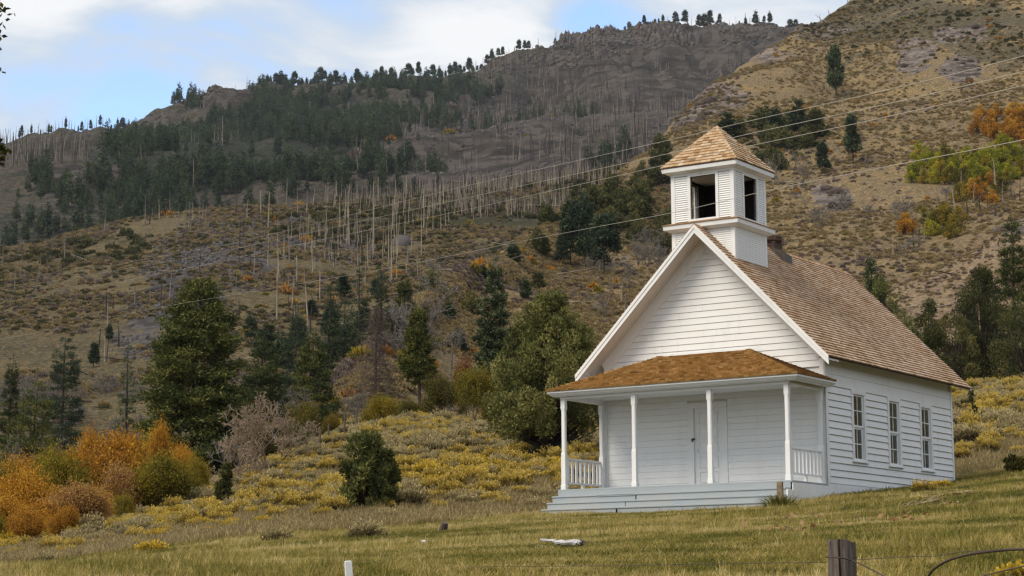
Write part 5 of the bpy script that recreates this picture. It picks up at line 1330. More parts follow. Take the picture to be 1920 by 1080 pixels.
for _ in range(30):
    px = rj.uniform(150, 560); b_ = np.interp(px, [0, 170, 300, 560], [468, 436, 408, 396])+rj.choice((rj.uniform(0, 14), rj.uniform(0, 170))); snag(HD, px, b_, rj.uniform(28, 70), rj.choice(('grey', 'grey', 'pale', 'burnt')), L3, 'thin grey trunks left on the burned hill')
for _ in range(8):
    px = rj.uniform(0, 160); snag(HD, px, rj.uniform(480, 600), rj.uniform(35, 80), 'grey', L3, 'thin grey trunks left on the burned hill')
for _ in range(28):
    px = rj.choice((rj.uniform(455, 640), rj.uniform(180, 250), rj.uniform(440, 560))); snag(HD, px, rj.uniform(560, 690), rj.uniform(20, 75), rj.choice(('burnt', 'burnt', 'burnt', 'pale')), L4, 'charred stumps at the foot of the burned hill', wf=1.2)
# right hillside snags and logs
L5 = 'the aspen slope'
for (px, b_, hp, mt, w_) in ((1868, 365, 88, 'pale', 1.9), (1793, 415, 72, 'pale', 1.6), (1838, 400, 52, 'burnt', 1.4), (1845, 345, 24, 'burnt', 1.3), (1862, 350, 18, 'burnt', 1.2), (1713, 464, 40, 'burnt', 1.3), (1723, 464, 40, 'burnt', 1.3), (1912, 375, 62, 'burnt', 1.2), (1903, 375, 26, 'burnt', 1.2), (1815, 408, 40, 'burnt', 1.2), (1853, 400, 32, 'burnt', 1.4), (1866, 405, 26, 'burnt', 1.6), (1896, 365, 40, 'burnt', 1.1), (1880, 380, 40, 'grey', 1.0), (1825, 380, 40, 'grey', 1.0), (1802, 350, 30, 'grey', 1), (1735, 452, 56, 'grey', 1), (1675, 480, 40, 'pale', 1), (1605, 505, 34, 'grey', 1), (1730, 345, 40, 'grey', 1), (1760, 400, 60, 'grey', .8), (1889, 330, 30, 'burnt', 1.1)):
    snag(HC, px, b_, hp, mt, L5, 'trunks among the aspens', wf=w_)
L6 = 'the right hillside'
for _ in range(20):
    px = rj.uniform(1440, 1915); snag(HC, px, rj.uniform(20+max(0, (1600-px)*0.4), 400), rj.uniform(10, 34), rj.choice(('grey', 'burnt', 'pale')), L6, 'small trunks on the right hillside', wf=.8)
for (px, b_, hp) in ((1153, 560, 22), (1165, 570, 40), (1172, 590, 50), (1200, 590, 40), (1144, 560, 48), (1120, 530, 45), (1133, 500, 40), (1125, 510, 42)): snag(HC, px, b_, hp, rj.choice(('grey', 'pale')), 'the tan slope by the roof', 'bare trunks on the tan slope', wf=.9)
# aspens and autumn brush on the right hillside
ASP = [pair('aspen_%d' % i, mk_bushy(580+i, 6, 3.0, nblob=26, nc=1500, lf=0.42, shape='diamond', base=.02), BARK, mt) for i, mt in enumerate((ASPEN, ASPEN, YELLOWG, ORANGE, RUST))]
def aspen(sheet, px, b_, hp, v, lab, grp, wr=.62):
    p = sheet.at(px, b_); t, c = ASP[v]; s_ = hp*mpp(p)/6
    tree('aspen' if v < 3 else 'autumn_shrub', p, t, c, '%s %s, %s' % ('tall' if hp > 34 else 'medium' if hp > 29 else 'low', lab, mark(px)), 'aspen' if v < 3 else 'bush', grp, rz=rj.uniform(0, 6.28), s=s_, sxy=s_*wr*2/1.1)
ra = random.Random(5)
for (cx, cy, rx, ry, n, vs_, lab, grp) in (
 (1790, 312, 88, 24, 54, (0, 0, 1, 2), 'lime green aspen in the long patch', 'green aspens'),
 (1895, 300, 30, 28, 20, (0, 1, 2), 'lime green aspen in the long patch', 'green aspens'),
 (1880, 240, 48, 24, 26, (3, 3, 3), 'orange shrub above the green aspens', 'orange shrubs above the aspens'),
 (1765, 422, 34, 20, 17, (0, 2, 2), 'yellow aspen in the small patch', 'yellow aspens'),
 (1815, 372, 60, 14, 6, (2, 3, 4), 'rusty shrub between the two aspen patches', 'rusty shrubs'),
 (1690, 430, 14, 10, 3, (3, 4), 'rusty shrub left of the yellow aspens', 'rusty shrubs left of the yellow aspens'),
 (1870, 345, 40, 14, 7, (2, 3, 2), 'golden shrub around the charred trunks', 'golden shrubs')):
    for _ in range(n):
        aspen(HC, cx+ra.uniform(-1, 1)*rx, cy+ra.uniform(-1, 1)*ry+10, ra.uniform(24, 40), ra.choice(vs_), lab, grp)
# ---- skyline pines of the ridge ---------------------------------------------------------
rk = random.Random(8)
def crest_tree(px, hp, kind, lab, grp, w=1.0):
    p = HE.crest(px); s_ = hp*mpp(p)/10
    if kind == 'snag':
        o = link('snag', SN['grey'][rk.choice((1, 3, 5))], None, tuple(p-np.array([0, 0, .6]))); o.scale = (1.5*w, 1.5*w, s_); o.rotation_euler = (0, rk.gauss(0, .04), rk.uniform(0, 6)); tag(o, lab+', '+mark(px), 'dead tree', grp)
    else:
        t, c = CON[kind]; tree('pine_tree', p-np.array([0, 0, 1.0]), t, c, (lab+', '+mark(px)) if grp else lab, 'pine tree', grp, rz=rk.uniform(0, 6.28), s=s_, sxy=s_*w)
for px, hp, kd, w in ((974, 22, 1, 1), (985, 20, 2, 1), (992, 18, 1, 1), (1042, 12, 3, 1), (1183, 22, 3, 1), (1174, 12, 1, 1), (1211, 20, 2, 1), (1222, 10, 1, 1), (1231, 13, 1, 1), (1246, 15, 4, 1), (1238, 10, 0, 1), (1270, 26, 1, 1), (1288, 28, 1, 1), (1314, 26, 1, 1.1), (1324, 30, 1, 1), (1335, 33, 2, 1.1), (1353, 22, 1, .8), (1421, 28, 0, 1), (1402, 16, 4, 1), (1437, 14, 1, 1), (1448, 24, 4, 1), (1487, 18, 3, 1.6), (1497, 14, 3, 1.5), (1068, 9, 1, 1), (1100, 10, 2, 1), (935, 18, 1, 1), (943, 20, 2, 1), (1390, 14, 0, 1)):
    crest_tree(px, hp, kd, '%s dark skyline pine on the cliff top' % ('tall' if hp > 20 else 'small') if px > 1060 else '%s skyline pine left of the cliff' % ('tall' if hp > 19 else 'small'), 'skyline pines above the cliff' if px > 1060 else 'skyline pines left of the cliff', w)
for px, hp in ((1146, 14), (1152, 10), (1276, 18), (1299, 22), (1384, 24), (1371, 18), (324, 22), (356, 26), (462, 28), (467, 20), (380, 14), (1160, 12), (955, 14), (1410, 16), (1428, 14), (1255, 12), (440, 10), (512, 14)):
    crest_tree(px, hp, 'snag', 'thin bare dead tree on the skyline', 'bare trees on the skyline')
px = 486
while px < 925:
    crest_tree(px, rk.uniform(12, 30), rk.choice((0, 1, 2, 4)), 'dark pine in the middle skyline row', 'skyline pines in the middle', rk.uniform(.9, 1.3)); px += rk.uniform(5, 12)
px = 4
while px < 232:
    if rk.random() < .45: crest_tree(px, rk.uniform(10, 26), rk.choice((1, 4)), 'thin pine on the low left skyline', 'skyline pines at left', .6)
    else: crest_tree(px, rk.uniform(10, 28), 'snag', 'thin bare tree on the low left skyline', 'bare trees on the left skyline')
    px += rk.uniform(3, 7)
crest_tree(231, 22, 3, 'dark bushy pine on the skyline where the crag starts', None, 1)
# hillside skyline at the top right
for px, hp in ((1543, 14), (1560, 12), (1600, 16), (1596, 10)):
    p = HC.crest(px); o = link('snag', SN['grey'][1], None, tuple(p)); s_ = hp*mpp(p)/10; o.scale = (.8, .8, s_); tag(o, 'tiny bare trunk on the skyline of the right hillside', 'dead tree', 'trunks on the right skyline')
# ---------------------------------------------------------------- masses that nobody could count
rng = np.random.default_rng(77)
def lo(name, V, F, T, mat): return mesh_np(name, V, F, mat, T)
FARCON = []
for i, (r, b_) in enumerate(((1.6, .1), (1.9, .2), (1.3, .15), (2.1, .08))):
    t, c = mk_conifer(600+i, 10, r*.72, base=b_, nb=40, nc=260, lf=.85, power=.9, ragged=.4, wid=.4, limbs=False); nv = len(t[0])
    V = np.concatenate([t[0], c[0]]); FARCON.append(mesh_np('far_pine_%d' % i, V, list(t[1])+[f+nv for f in c[1]], BLUEPINE, np.concatenate([t[2]*0+.1, c[2]])))
def in_frame(P, m=60):
    x, y = proj(P); return (x > -m) & (x < 1920+m) & (y > -m) & (y < 1080+m), x, y
def forest(sheet, n, t0, t1, L, label, name, protos, hlo, hhi, nzs=60, thr=0.5, cat='forest', wf=1.0, sd=0):
    P = sheet.sample(n, t0, t1, rng, 1.0, math.radians(-20), math.radians(20)); ok, x, y = in_frame(P, 250)
    w = ell(x, y, L)*(0.66+1.6*fbm(P[:, 0], P[:, 1], nzs, 4, 91+sd))
    if sd < 4: w = w*(1-ell(x, y, BARE))
    keep = ok & (rng.uniform(0, 1, len(P)) < np.clip((w-0.2)*1.6, 0, 1)); P = P[keep]
    h = rng.uniform(hlo, hhi, len(P))*rng.uniform(.7, 1.1, len(P)); s_ = h/10
    S = np.stack([s_*wf, s_*wf, s_], -1)
    return scatter(name, P-np.array([0, 0, .5]), S, rng.uniform(0, 6.28, len(P)), rng.integers(0, len(protos), len(P)), protos, label, cat, tilt=rng.normal(0, .05 if 'dead' in cat else .015, (len(P), 2)))
BARE = [(425, 190, 48, 26, 1), (330, 225, 60, 22, .9), (270, 245, 26, 14, .9), (520, 265, 70, 12, .6), (600, 300, 60, 26, .6), (150, 330, 60, 18, .9), (1190, 80, 90, 16, .8), (1100, 130, 90, 22, .7), (1350, 80, 120, 16, .6), (850, 300, 90, 30, .5)]
green_E = [(560, 240, 240, 62, 1), (300, 300, 100, 60, .8), (430, 330, 200, 70, .95), (330, 370, 260, 55, .9), (740, 215, 150, 50, .8), (180, 420, 200, 45, .5), (660, 290, 140, 50, .7), (480, 200, 90, 28, .7), (880, 180, 60, 30, .6), (640, 340, 120, 40, .7), (100, 350, 60, 20, .5), (850, 250, 120, 60, .4), (980, 270, 160, 70, .42), (80, 350, 30, 22, .9), (780, 350, 60, 26, .7), (1150, 320, 80, 30, .5), (1040, 260, 60, 30, .35), (50, 440, 90, 40, .8)]
forest(HE, 36000, 0.3, 4.95, green_E, 'dark pine forest covering the slope of the far ridge', 'forest', FARCON, 8, 20, 90)
LOWSN = []
for i in range(4):
    for mt, nm in ((SNAGG, 'g'), (BURNT, 'b'), (BURNT, 'c')):
        V, F, T = mk_snag(640+i, 10, 0.20, 8, i % 2 == 0, .10); LOWSN.append(mesh_np('far_trunk', V, F, mt, T))
burn_E = [(560, 270, 260, 70, .45), (300, 330, 160, 60, .35), (1250, 170, 260, 90, 1), (1000, 200, 170, 90, .9), (1150, 270, 150, 70, .9), (850, 260, 140, 80, .6), (650, 330, 200, 60, .6), (430, 210, 80, 40, .5), (80, 290, 140, 30, .7), (600, 370, 300, 30, .5), (250, 390, 250, 50, .35), (1380, 120, 120, 60, .8)]
forest(HE, 25000, 0.3, 4.97, burn_E, 'thin burned trunks standing all over the far ridge', 'burned_forest', LOWSN, 6, 17, 70, cat='dead forest', wf=1.3, sd=3)
DEADPALE = [SN['pale'][0], SN['pale'][4], SN['grey'][1], SN['grey'][4], SN['burnt'][2]]
forest(HD, 20000, 1.8, 2.98, [(1020, 375, 220, 42, 1), (760, 395, 160, 40, .6), (700, 440, 160, 60, .35), (560, 600, 80, 60, .3), (350, 500, 300, 100, .12)], 'small pale trunks too many to count on the burned hill', 'dead_forest', DEADPALE, 3.0, 7.5, 22, cat='dead forest', wf=1.25, sd=5)
# shrubs, tussocks, rocks, logs on the hills
def clumpy(seed, mat, lf=.30, n=150, flat=.6, nm='shrub'):
    r_ = np.random.default_rng(seed); q = unit(r_.normal(size=(n, 3))); q[:, 2] = np.abs(q[:, 2])*flat
    cc = q*r_.uniform(.3, .55, (n, 1)); A = unit(q+r_.normal(0, .5, (n, 3))+np.array([0, 0, .5]))*lf*r_.uniform(.5, 1.3, (n, 1)); V, F = kites(cc, A, lf*.25*np.ones(n), r_)
    return mesh_np(nm, V, F, mat, np.clip(.45+r_.normal(0, .18, n), 0, 1))
DRY = foliage('dry_tan_grass', [(0.0, (0.14, 0.10, 0.045)), (0.5, (0.28, 0.205, 0.095)), (1.0, (0.44, 0.35, 0.18))], .2)
PURP = foliage('purplish_brown_brush', [(0.0, (0.09, 0.068, 0.055)), (0.5, (0.19, 0.142, 0.115)), (1.0, (0.30, 0.235, 0.195))], .2)
SCR = foliage('dark_green_scrub', [(0.0, (0.035, 0.038, 0.016)), (0.5, (0.080, 0.078, 0.030)), (1.0, (0.15, 0.135, 0.055))], .2)
sh_dry = [clumpy(1, DRY), clumpy(2, DRY, .25)]; sh_pur = [clumpy(3, PURP), clumpy(4, PURP, .35)]; sh_scr = [clumpy(5, SCR), clumpy(6, SCR, .36)]; sh_or = [clumpy(7, ORANGE, .34, 120), clumpy(8, YELLOWG, .34, 120)]
def cover_(sheet, n, t0, t1, L, protos, lo_, hi_, name, label, sd, a0=-16, a1=16, nz=25, inv=False, cat='shrubs', base=0.0):
    P = sheet.sample(n, t0, t1, rng, 1, math.radians(a0), math.radians(a1)); ok, x, y = in_frame(P, 200)
    w = (ell(x, y, L) if L else np.ones(len(P)))*np.clip(.5+2.2*fbm(P[:, 0], P[:, 1], nz, 3, sd)+base, 0, 1); keep = ok & (rng.uniform(0, 1, len(P)) < w); P = P[keep]; s_ = rng.uniform(lo_, hi_, len(P))**1.0
    return scatter(name, P, np.stack([s_, s_, s_*rng.uniform(.8, 1.5, len(P))], -1), rng.uniform(0, 6.28, len(P)), rng.integers(0, len(protos), len(P)), protos, label, cat)
cover_(HC, 60000, .8, 2.98, None, sh_dry, .35, 1.1, 'dry_tussocks', 'tan dry grass tussocks over the right hillside', 101)
cover_(HC, 19000, .8, 2.98, None, sh_pur, .3, .95, 'brown_brush', 'purplish brown leafless brush over the right hillside', 105, nz=40, base=-.15)
cover_(HC, 20000, 1.5, 2.98, scrubC, sh_scr, .5, 1.5, 'dark_scrub', 'dark green scrub on the upper right hillside', 109, base=.35)
cover_(HC, 900, 1.2, 2.98, None, sh_or, .8, 1.9, 'orange_brush', 'orange and gold brush dotted over the right hillside', 113, nz=14, base=-.4)
cover_(HS, 14000, .2, 1.98, None, sh_dry+sh_pur[:1], .25, .6, 'spur_tussocks', 'low dry tussocks on the bare spur', 117, base=.1)
cover_(HD, 42000, .6, 2.98, None, sh_pur[:1]+sh_dry+sh_scr[:1], .5, 1.5, 'burned_hill_brush', 'low brown and olive brush on the burned hill', 121, base=.3, a1=9)
cover_(HD, 1500, 1.2, 2.98, [(520, 480, 60, 90, 1), (640, 500, 140, 60, .7), (430, 400, 120, 14, .8), (780, 400, 200, 30, .5), (480, 600, 90, 30, .7)], sh_or, .9, 2.4, 'autumn_brush', 'orange and yellow brush on the burned hill', 125, nz=20, base=-.1)
cover_(HD, 6000, .8, 2.98, scrubD, sh_scr, 1.2, 3.2, 'burned_hill_scrub', 'dark green scrub near the crest of the burned hill', 127, base=.2)
cover_(HE, 2500, 1.0, 4, [(600, 290, 220, 40, .8), (520, 230, 60, 12, .4), (1000, 270, 200, 30, .3), (780, 300, 60, 20, .6), (930, 220, 200, 20, .2)], sh_or+sh_pur, 3, 8, 'ridge_brush', 'faded orange brush on the far ridge', 131, nz=70, base=-.1)
def stone_mat(name, a):
    t = NT(name); n = t.noise(1.5, 5, t.obj(), .6); return t.bsdf(t.mix(t.rnd(), t.mix(n, tuple(x*.5 for x in a), a), tuple(min(1, x*1.6) for x in a)), .95, spec=.1)
STONE = stone_mat('grey_purple_stone', (0.076, 0.068, 0.066)); STONEB = stone_mat('brown_outcrop_stone', (0.078, 0.06, 0.048))
RK = [mesh_np('stone_%d' % i, mk_rock(700+i)[0], mk_rock(700+i)[1], STONE, None) for i in range(4)]; RB = [mesh_np('stone_b%d' % i, mk_rock(710+i)[0], mk_rock(710+i)[1], STONEB, None) for i in range(4)]
cover_(HD, 30000, .6, 2.9, rockD, RK, .5, 1.6, 'scree', 'grey purple scree stones on the burned hill', 133, base=.5, cat='stones', a0=-16, a1=2)
cover_(HE, 30000, .6, 4.2, [(820, 290, 130, 50, 1), (700, 330, 60, 14, .8), (950, 250, 140, 60, .8), (150, 335, 60, 18, 1), (1250, 250, 120, 40, .5)], RK, 1.5, 4.5, 'ridge_scree', 'grey scree on the far ridge', 137, base=.3, cat='stones', nz=70)
cover_(HE, 16000, 3.4, 4.97, [(1280, 90, 260, 40, 1), (1000, 130, 90, 24, .8), (420, 180, 60, 16, 1), (290, 228, 50, 14, 1)], RB+RK, 2, 6.5, 'cliff_rocks', 'broken rock blocks of the cliff band on the far ridge', 139, base=.3, cat='rocks', nz=60)
P = HE.sample(9000, 3.6, 4.75, rng, 1, math.radians(1.5), math.radians(9)); ok, x, y = in_frame(P, 20)
keep = ok & (rng.uniform(0, 1, len(P)) < ell(x, y, [(1280, 92, 230, 36, 1), (1090, 130, 70, 26, .8)])*np.clip(.6+2*fbm(P[:, 0], P[:, 1], 50, 3, 161), 0, 1)); P = P[keep]; s_ = rng.uniform(2.5, 7, len(P))
scatter('cliff_columns', P, np.stack([s_, s_, s_*rng.uniform(1.6, 3.4, len(P))], -1), rng.uniform(0, 6.28, len(P)), rng.integers(0, 8, len(P)), RB+RK, 'dark vertical rock columns of the cliff on the far ridge', 'rocks')
cover_(HC, 5200, 1.2, 2.98, rockC, RB, 1.0, 4.5, 'outcrop_rocks', 'rugged brown outcrop rocks on the right hillside', 141, base=.4, cat='rocks', nz=20)
o = link('boulder', mesh_np('boulder', *mk_rock(720, 6, 2)[:2], STONE), None, tuple(HD.at(752, 458))); tag(o, 'single pale rounded boulder among the trunks on the burned hill', 'boulder')
LOGM = [md('fallen_log_%d' % i, mk_snag(650+i, 10, .2, 5, True, .12), m_, True) for i, m_ in enumerate((SNAG, SNAGG, SNAG, BURNT))]
def logs(sheet, n, t0, t1, lo_, hi_, name, label, a0, a1):
    P = sheet.sample(n, t0, t1, rng, 1, math.radians(a0), math.radians(a1)); s_ = rng.uniform(lo_, hi_, len(P)); tl = np.stack([np.full(len(P), 1.5)+rng.normal(0, .12, len(P)), np.zeros(len(P))], -1)
    return scatter(name, P+np.array([0, 0, .3]), np.stack([.55+0*s_, .55+0*s_, s_], -1), rng.uniform(0, 6.28, len(P)), rng.integers(0, 4, len(P)), LOGM, label, 'logs', tilt=tl)
logs(HD, 170, 1.0, 2.95, .3, .9, 'fallen_logs', 'bleached fallen logs lying over the burned hill', -16, 6); logs(HC, 110, 1.2, 2.95, .3, 1.0, 'hillside_logs', 'fallen logs and branches lying on the right hillside', -2, 16)
logs(HS, 26, .9, 1.9, .15, .5, 'spur_logs', 'fallen branches on the bare spur', 10, 16)
STRAW = foliage('pale_straw_grass', [(0.0, (0.16, 0.115, 0.05)), (0.5, (0.34, 0.26, 0.12)), (1.0, (0.52, 0.43, 0.24))], .25)
BG = [md('grey_thicket_%d' % i, mk_bare(570+i, 3, rmin=0.03, levels=4, spread=.8, stems=7, kids=3), PALEB) for i in range(3)]
cover_(HD, 2600, .2, 1.9, [(180, 790, 240, 50, .6), (60, 820, 120, 50, .7), (420, 780, 200, 50, .5)], BG, .6, 1.3, 'grey_thicket', 'grey leafless brush at the foot of the burned hill', 151, base=.2, cat='brush', a1=9)
cover_(G, 2200, 7.2, 9.9, [(180, 850, 260, 60, 1), (420, 820, 90, 30, .5)], BG, .6, 1.2, 'streamside_thicket', 'grey leafless thicket behind the autumn bushes', 153, base=.1, cat='brush')
cover_(HC, 1100, .3, 2.6, [(700, 660, 140, 50, .35), (800, 600, 80, 60, .4), (1500, 380, 200, 60, .35), (1700, 420, 120, 60, .35), (1180, 480, 100, 60, .4)], BG, .7, 1.6, 'hillside_thicket', 'grey leafless brush on the tan hillside', 155, base=.0, cat='brush')
# ---- brush slope: sagebrush and rabbitbrush
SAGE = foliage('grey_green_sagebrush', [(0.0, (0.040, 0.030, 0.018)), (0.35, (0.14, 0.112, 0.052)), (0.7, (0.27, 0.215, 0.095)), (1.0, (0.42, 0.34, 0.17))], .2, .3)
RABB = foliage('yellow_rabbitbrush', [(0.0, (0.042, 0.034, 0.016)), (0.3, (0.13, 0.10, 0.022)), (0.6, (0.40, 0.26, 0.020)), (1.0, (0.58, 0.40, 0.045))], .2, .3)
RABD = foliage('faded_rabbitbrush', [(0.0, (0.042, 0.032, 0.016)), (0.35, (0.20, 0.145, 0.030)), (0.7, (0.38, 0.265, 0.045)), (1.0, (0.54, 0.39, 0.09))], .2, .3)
def mk_brush(seed, mat, n=1200, top=0.3, nm='brush'):
    """rounded clump of upright stems 1 m wide: darker inside and below, lighter tips"""
    r_ = np.random.default_rng(seed); q = unit(r_.normal(size=(n, 3))); q[:, 2] = np.abs(q[:, 2])
    lump = 1+.22*np.sin(3*np.arctan2(q[:, 1], q[:, 0])+seed)+.15*np.sin(5*np.arctan2(q[:, 1], q[:, 0])*1.3+seed*2)+.12*np.sin(q[:, 2]*7+seed)
    rad = r_.uniform(.45, 1, n)**.4*.44*lump; c = q*rad[:, None]*np.array([1, 1, .92])
    A = unit(q*.9+np.array([0, 0, .55])+r_.normal(0, .28, (n, 3)))*r_.uniform(.045, .095, (n, 1)); V, F = kites(c, A, .021*r_.uniform(.7, 1.5, n), r_, q+np.array([0, 0, .25]), .3)
    # woody stems
    m_ = 26; ph = r_.uniform(0, 6.28, m_); rr = r_.uniform(.1, .36, m_); e = np.stack([np.cos(ph)*rr, np.sin(ph)*rr, r_.uniform(.15, .38, m_)], -1); v2, f2 = prisms(np.zeros((m_, 3))-np.array([0, 0, .03]), e, np.full(m_, .012), np.full(m_, .005), 3)
    T = np.clip(-.12+.45*(rad/.44-.5)+.85*np.clip(c[:, 2]/.34, 0, 1)**1.3+r_.normal(0, .16, n)+top*.6*np.maximum(0, c[:, 2]-.15), 0, 1)  # grey-brown stem colour plus self-shade put into the tint, inside and below
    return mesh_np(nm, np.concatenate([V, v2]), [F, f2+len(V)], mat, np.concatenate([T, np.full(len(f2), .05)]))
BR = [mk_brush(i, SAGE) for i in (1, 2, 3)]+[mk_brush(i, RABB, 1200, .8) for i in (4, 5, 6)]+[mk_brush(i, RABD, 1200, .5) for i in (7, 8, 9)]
P = G.sample(110000, 4.0, 9.0, rng, .9, math.radians(-18.5), math.radians(22)); seen = set(); kp = []
for i_, (a_, b_) in enumerate(P[:, :2]):
    cs = .80; q = (int(a_//cs), int(b_//cs))
    if q in seen: continue
    seen.add(q); kp.append(i_)
P = P[kp]; x, y = proj(P); dd = np.hypot(P[:, 0], P[:, 1])
hl_ = (P-h0); lx = hl_@hXv; ly = hl_@hYv; off_house = ~((lx > -.9) & (lx < W+.7) & (ly > -3.6) & (ly < L+.9))
edge = mead_line(x)-y+4*fbm(P[:, 0], P[:, 1], 3, 2, 7)*3
keep = (edge > 6) & off_house & (rng.uniform(0, 1, len(P)) < np.clip(edge/38, .12, 1)*np.clip(.82+1.9*fbm(P[:, 0], P[:, 1], 4.0, 3, 71), .15, 1))
P = P[keep]; x = x[keep]; y = y[keep]; dd = dd[keep]; edge = edge[keep]
yel = .09+.8*fbm(P[:, 0], P[:, 1], 7, 3, 75)+.33*ell(x, y, [(860, 925, 210, 30, 1), (560, 960, 150, 22, .8), (100, 1030, 180, 26, .9), (380, 985, 130, 22, .7), (1090, 862, 90, 25, .8), (1870, 800, 80, 40, .7), (760, 800, 80, 14, .5)])+rng.normal(0, .22, len(P))
kind = np.where(yel > .5, 1, np.where(yel > .10, 2, 0)); idx = kind*3+rng.integers(0, 3, len(P)); s_ = np.clip(rng.lognormal(-.16, .30, len(P)), .35, 1.5)*np.where(kind == 1, .85, 1)*np.clip(.35+edge/60, .45, 1)
s_ = s_*.92; zsc = s_*rng.uniform(.75, 1.1, len(P)); rot = rng.uniform(0, 6.28, len(P))
appar = s_/dd*(x > -20)*(x < 1940)*((x < 1128) | (x > 1796)); order = np.argsort(-appar)
LAB = ('grey green sagebrush', 'yellow rabbitbrush', 'straw coloured rabbitbrush')
BM = ((80, 'at the left edge'), (180, 'below the orange bushes'), (300, 'below the spruce-like conifer'), (400, 'below the olive gold bush'), (500, 'below the bright green juniper'), (620, 'left of the lone juniper'), (760, 'by the lone juniper'), (860, 'right of the lone juniper'), (950, 'between lone juniper and steps'), (1060, 'left of the steps'), (1150, 'seen through the porch railing'), (1800, 'behind the house'), (1860, 'right of the side wall'), (9000, 'at the right edge'))
def bmark(px): return next(t for a, t in BM if px <= a)
GRP = ('sagebrush clumps', 'yellow rabbitbrush clumps', 'faded rabbitbrush clumps')
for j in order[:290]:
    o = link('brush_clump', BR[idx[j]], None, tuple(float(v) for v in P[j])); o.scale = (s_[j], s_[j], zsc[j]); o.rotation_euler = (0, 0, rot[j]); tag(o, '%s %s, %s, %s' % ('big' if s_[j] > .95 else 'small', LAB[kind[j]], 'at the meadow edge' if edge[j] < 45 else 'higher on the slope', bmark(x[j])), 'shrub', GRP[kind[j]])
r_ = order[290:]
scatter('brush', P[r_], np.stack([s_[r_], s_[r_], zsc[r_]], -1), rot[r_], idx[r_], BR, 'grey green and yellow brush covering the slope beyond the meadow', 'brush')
# ---- meadow grass
GRASS = foliage('meadow_grass', [(0.0, (0.045, 0.058, 0.012)), (0.35, (0.105, 0.110, 0.022)), (0.6, (0.19, 0.165, 0.045)), (0.85, (0.33, 0.27, 0.11)), (1.0, (0.45, 0.38, 0.19))], .3, .0)
def grass_mat():
    t = NT('patchy_meadow_grass'); n = t.noise(.22, 4, t.pos(), .6); n2 = t.noise(1.6, 3, t.pos(), .6)
    v = t.math('ADD', t.attr('tint'), t.math('MULTIPLY', t.math('SUBTRACT', n, .5), 1.9)); v = t.math('ADD', v, t.math('MULTIPLY', t.math('SUBTRACT', n2, .5), 1.3)); v = t.math('ADD', v, t.math('MULTIPLY', t.math('SUBTRACT', t.rnd(), .5), .25), clamp=True)
    return t.bsdf(t.ramp(v, [(0.0, (0.048, 0.064, 0.012)), (0.28, (0.125, 0.124, 0.022)), (0.5, (0.235, 0.20, 0.038)), (0.75, (0.44, 0.33, 0.10)), (1.0, (0.60, 0.49, 0.23))]), .7, spec=.2, transl=.3)
GRM = grass_mat()
def mk_tuft(seed, n, h, spread, mat, w=.006, lean=.35, base=.35):
    r_ = np.random.default_rng(seed); c = np.zeros((n, 3)); c[:, :2] = r_.normal(0, spread, (n, 2)); a = np.concatenate([c[:, :2]*2.0+r_.normal(0, lean, (n, 2))*1, np.ones((n, 1))], 1); a = unit(a)
    hh = h*r_.uniform(.5, 1.15, n)[:, None]; side = unit(np.cross(a, unit(r_.normal(size=(n, 3)))))*w; m1 = c+a*hh*.55; tip = c+a*hh+np.concatenate([a[:, :2]*hh*.45, -.12*hh], 1)
    V = np.stack([c-side, c+side, m1+side*.8, m1-side*.8, tip], 1).reshape(-1, 3); b_ = np.arange(n)[:, None]*5; F4 = b_+np.array([[0, 1, 2, 3]]); F3 = b_+np.array([[3, 2, 4]]); t_ = np.clip(base+r_.normal(0, .17, n), 0, 1)
    return mesh_np('tuft', V, [F4, F3], mat, np.concatenate([t_, t_]))
TU = [mk_tuft(1, 26, .060, .05, GRM, .004), mk_tuft(2, 26, .075, .05, GRM, .004, base=.4), mk_tuft(3, 20, .095, .04, GRM, .004, base=.52), mk_tuft(4, 24, .07, .06, GRM, .004, base=.25), mk_tuft(5, 9, .16, .025, GRM, .0035, .2, .8)]
P = G.sample(235000, 1.25, 6.3, rng, 1.0, math.radians(-18), math.radians(22)); x, y = proj(P); hl_ = P-h0; lx = hl_@hXv; ly = hl_@hYv
inside = (lx > -.2) & (lx < W) & (ly > -2.95) & (ly < L) & (lx > -.2)
edge = y-mead_line(x); keep = ~inside & (edge > -9+6*fbm(P[:, 0], P[:, 1], 2, 2, 3)*2); P = P[keep]; edge = edge[keep]; dd = np.hypot(P[:, 0], P[:, 1])
tall = fbm(P[:, 0], P[:, 1], 4, 3, 31)+rng.normal(0, .22, len(P)); idx = np.where(tall > .36, 4, np.where(tall > .12, 2, rng.integers(0, 4, len(P)))); idx = np.where((edge < 4) & (rng.uniform(0, 1, len(P)) < .5), 4, idx)
s_ = rng.uniform(.7, 1.3, len(P))*np.clip(dd/30, .8, 1.15)
scatter('grass', P, s_, rng.uniform(0, 6.28, len(P)), idx, TU, 'short green and straw coloured meadow grass', 'grass')
# dry grass between meadow and brush
DG = [mk_tuft(11, 24, .27, .08, STRAW, .007, .4), mk_tuft(12, 22, .22, .08, STRAW, .007, .5)]
P = G.sample(70000, 3.6, 8.6, rng, .8, math.radians(-18), math.radians(21)); x, y = proj(P); hl_ = P-h0; lx = hl_@hXv; ly = hl_@hYv; inside = (lx > -.3) & (lx < W+.2) & (ly > -2.95) & (ly < L+.1); edge = mead_line(x)-y
keep = (edge > -4) & ~inside & (rng.uniform(0, 1, len(P)) < .6); P = P[keep]
scatter('dry_grass', P, rng.uniform(.7, 1.4, len(P)), rng.uniform(0, 6.28, len(P)), rng.integers(0, 2, len(P)), DG, 'dry straw coloured grass between the brush clumps', 'dry grass')
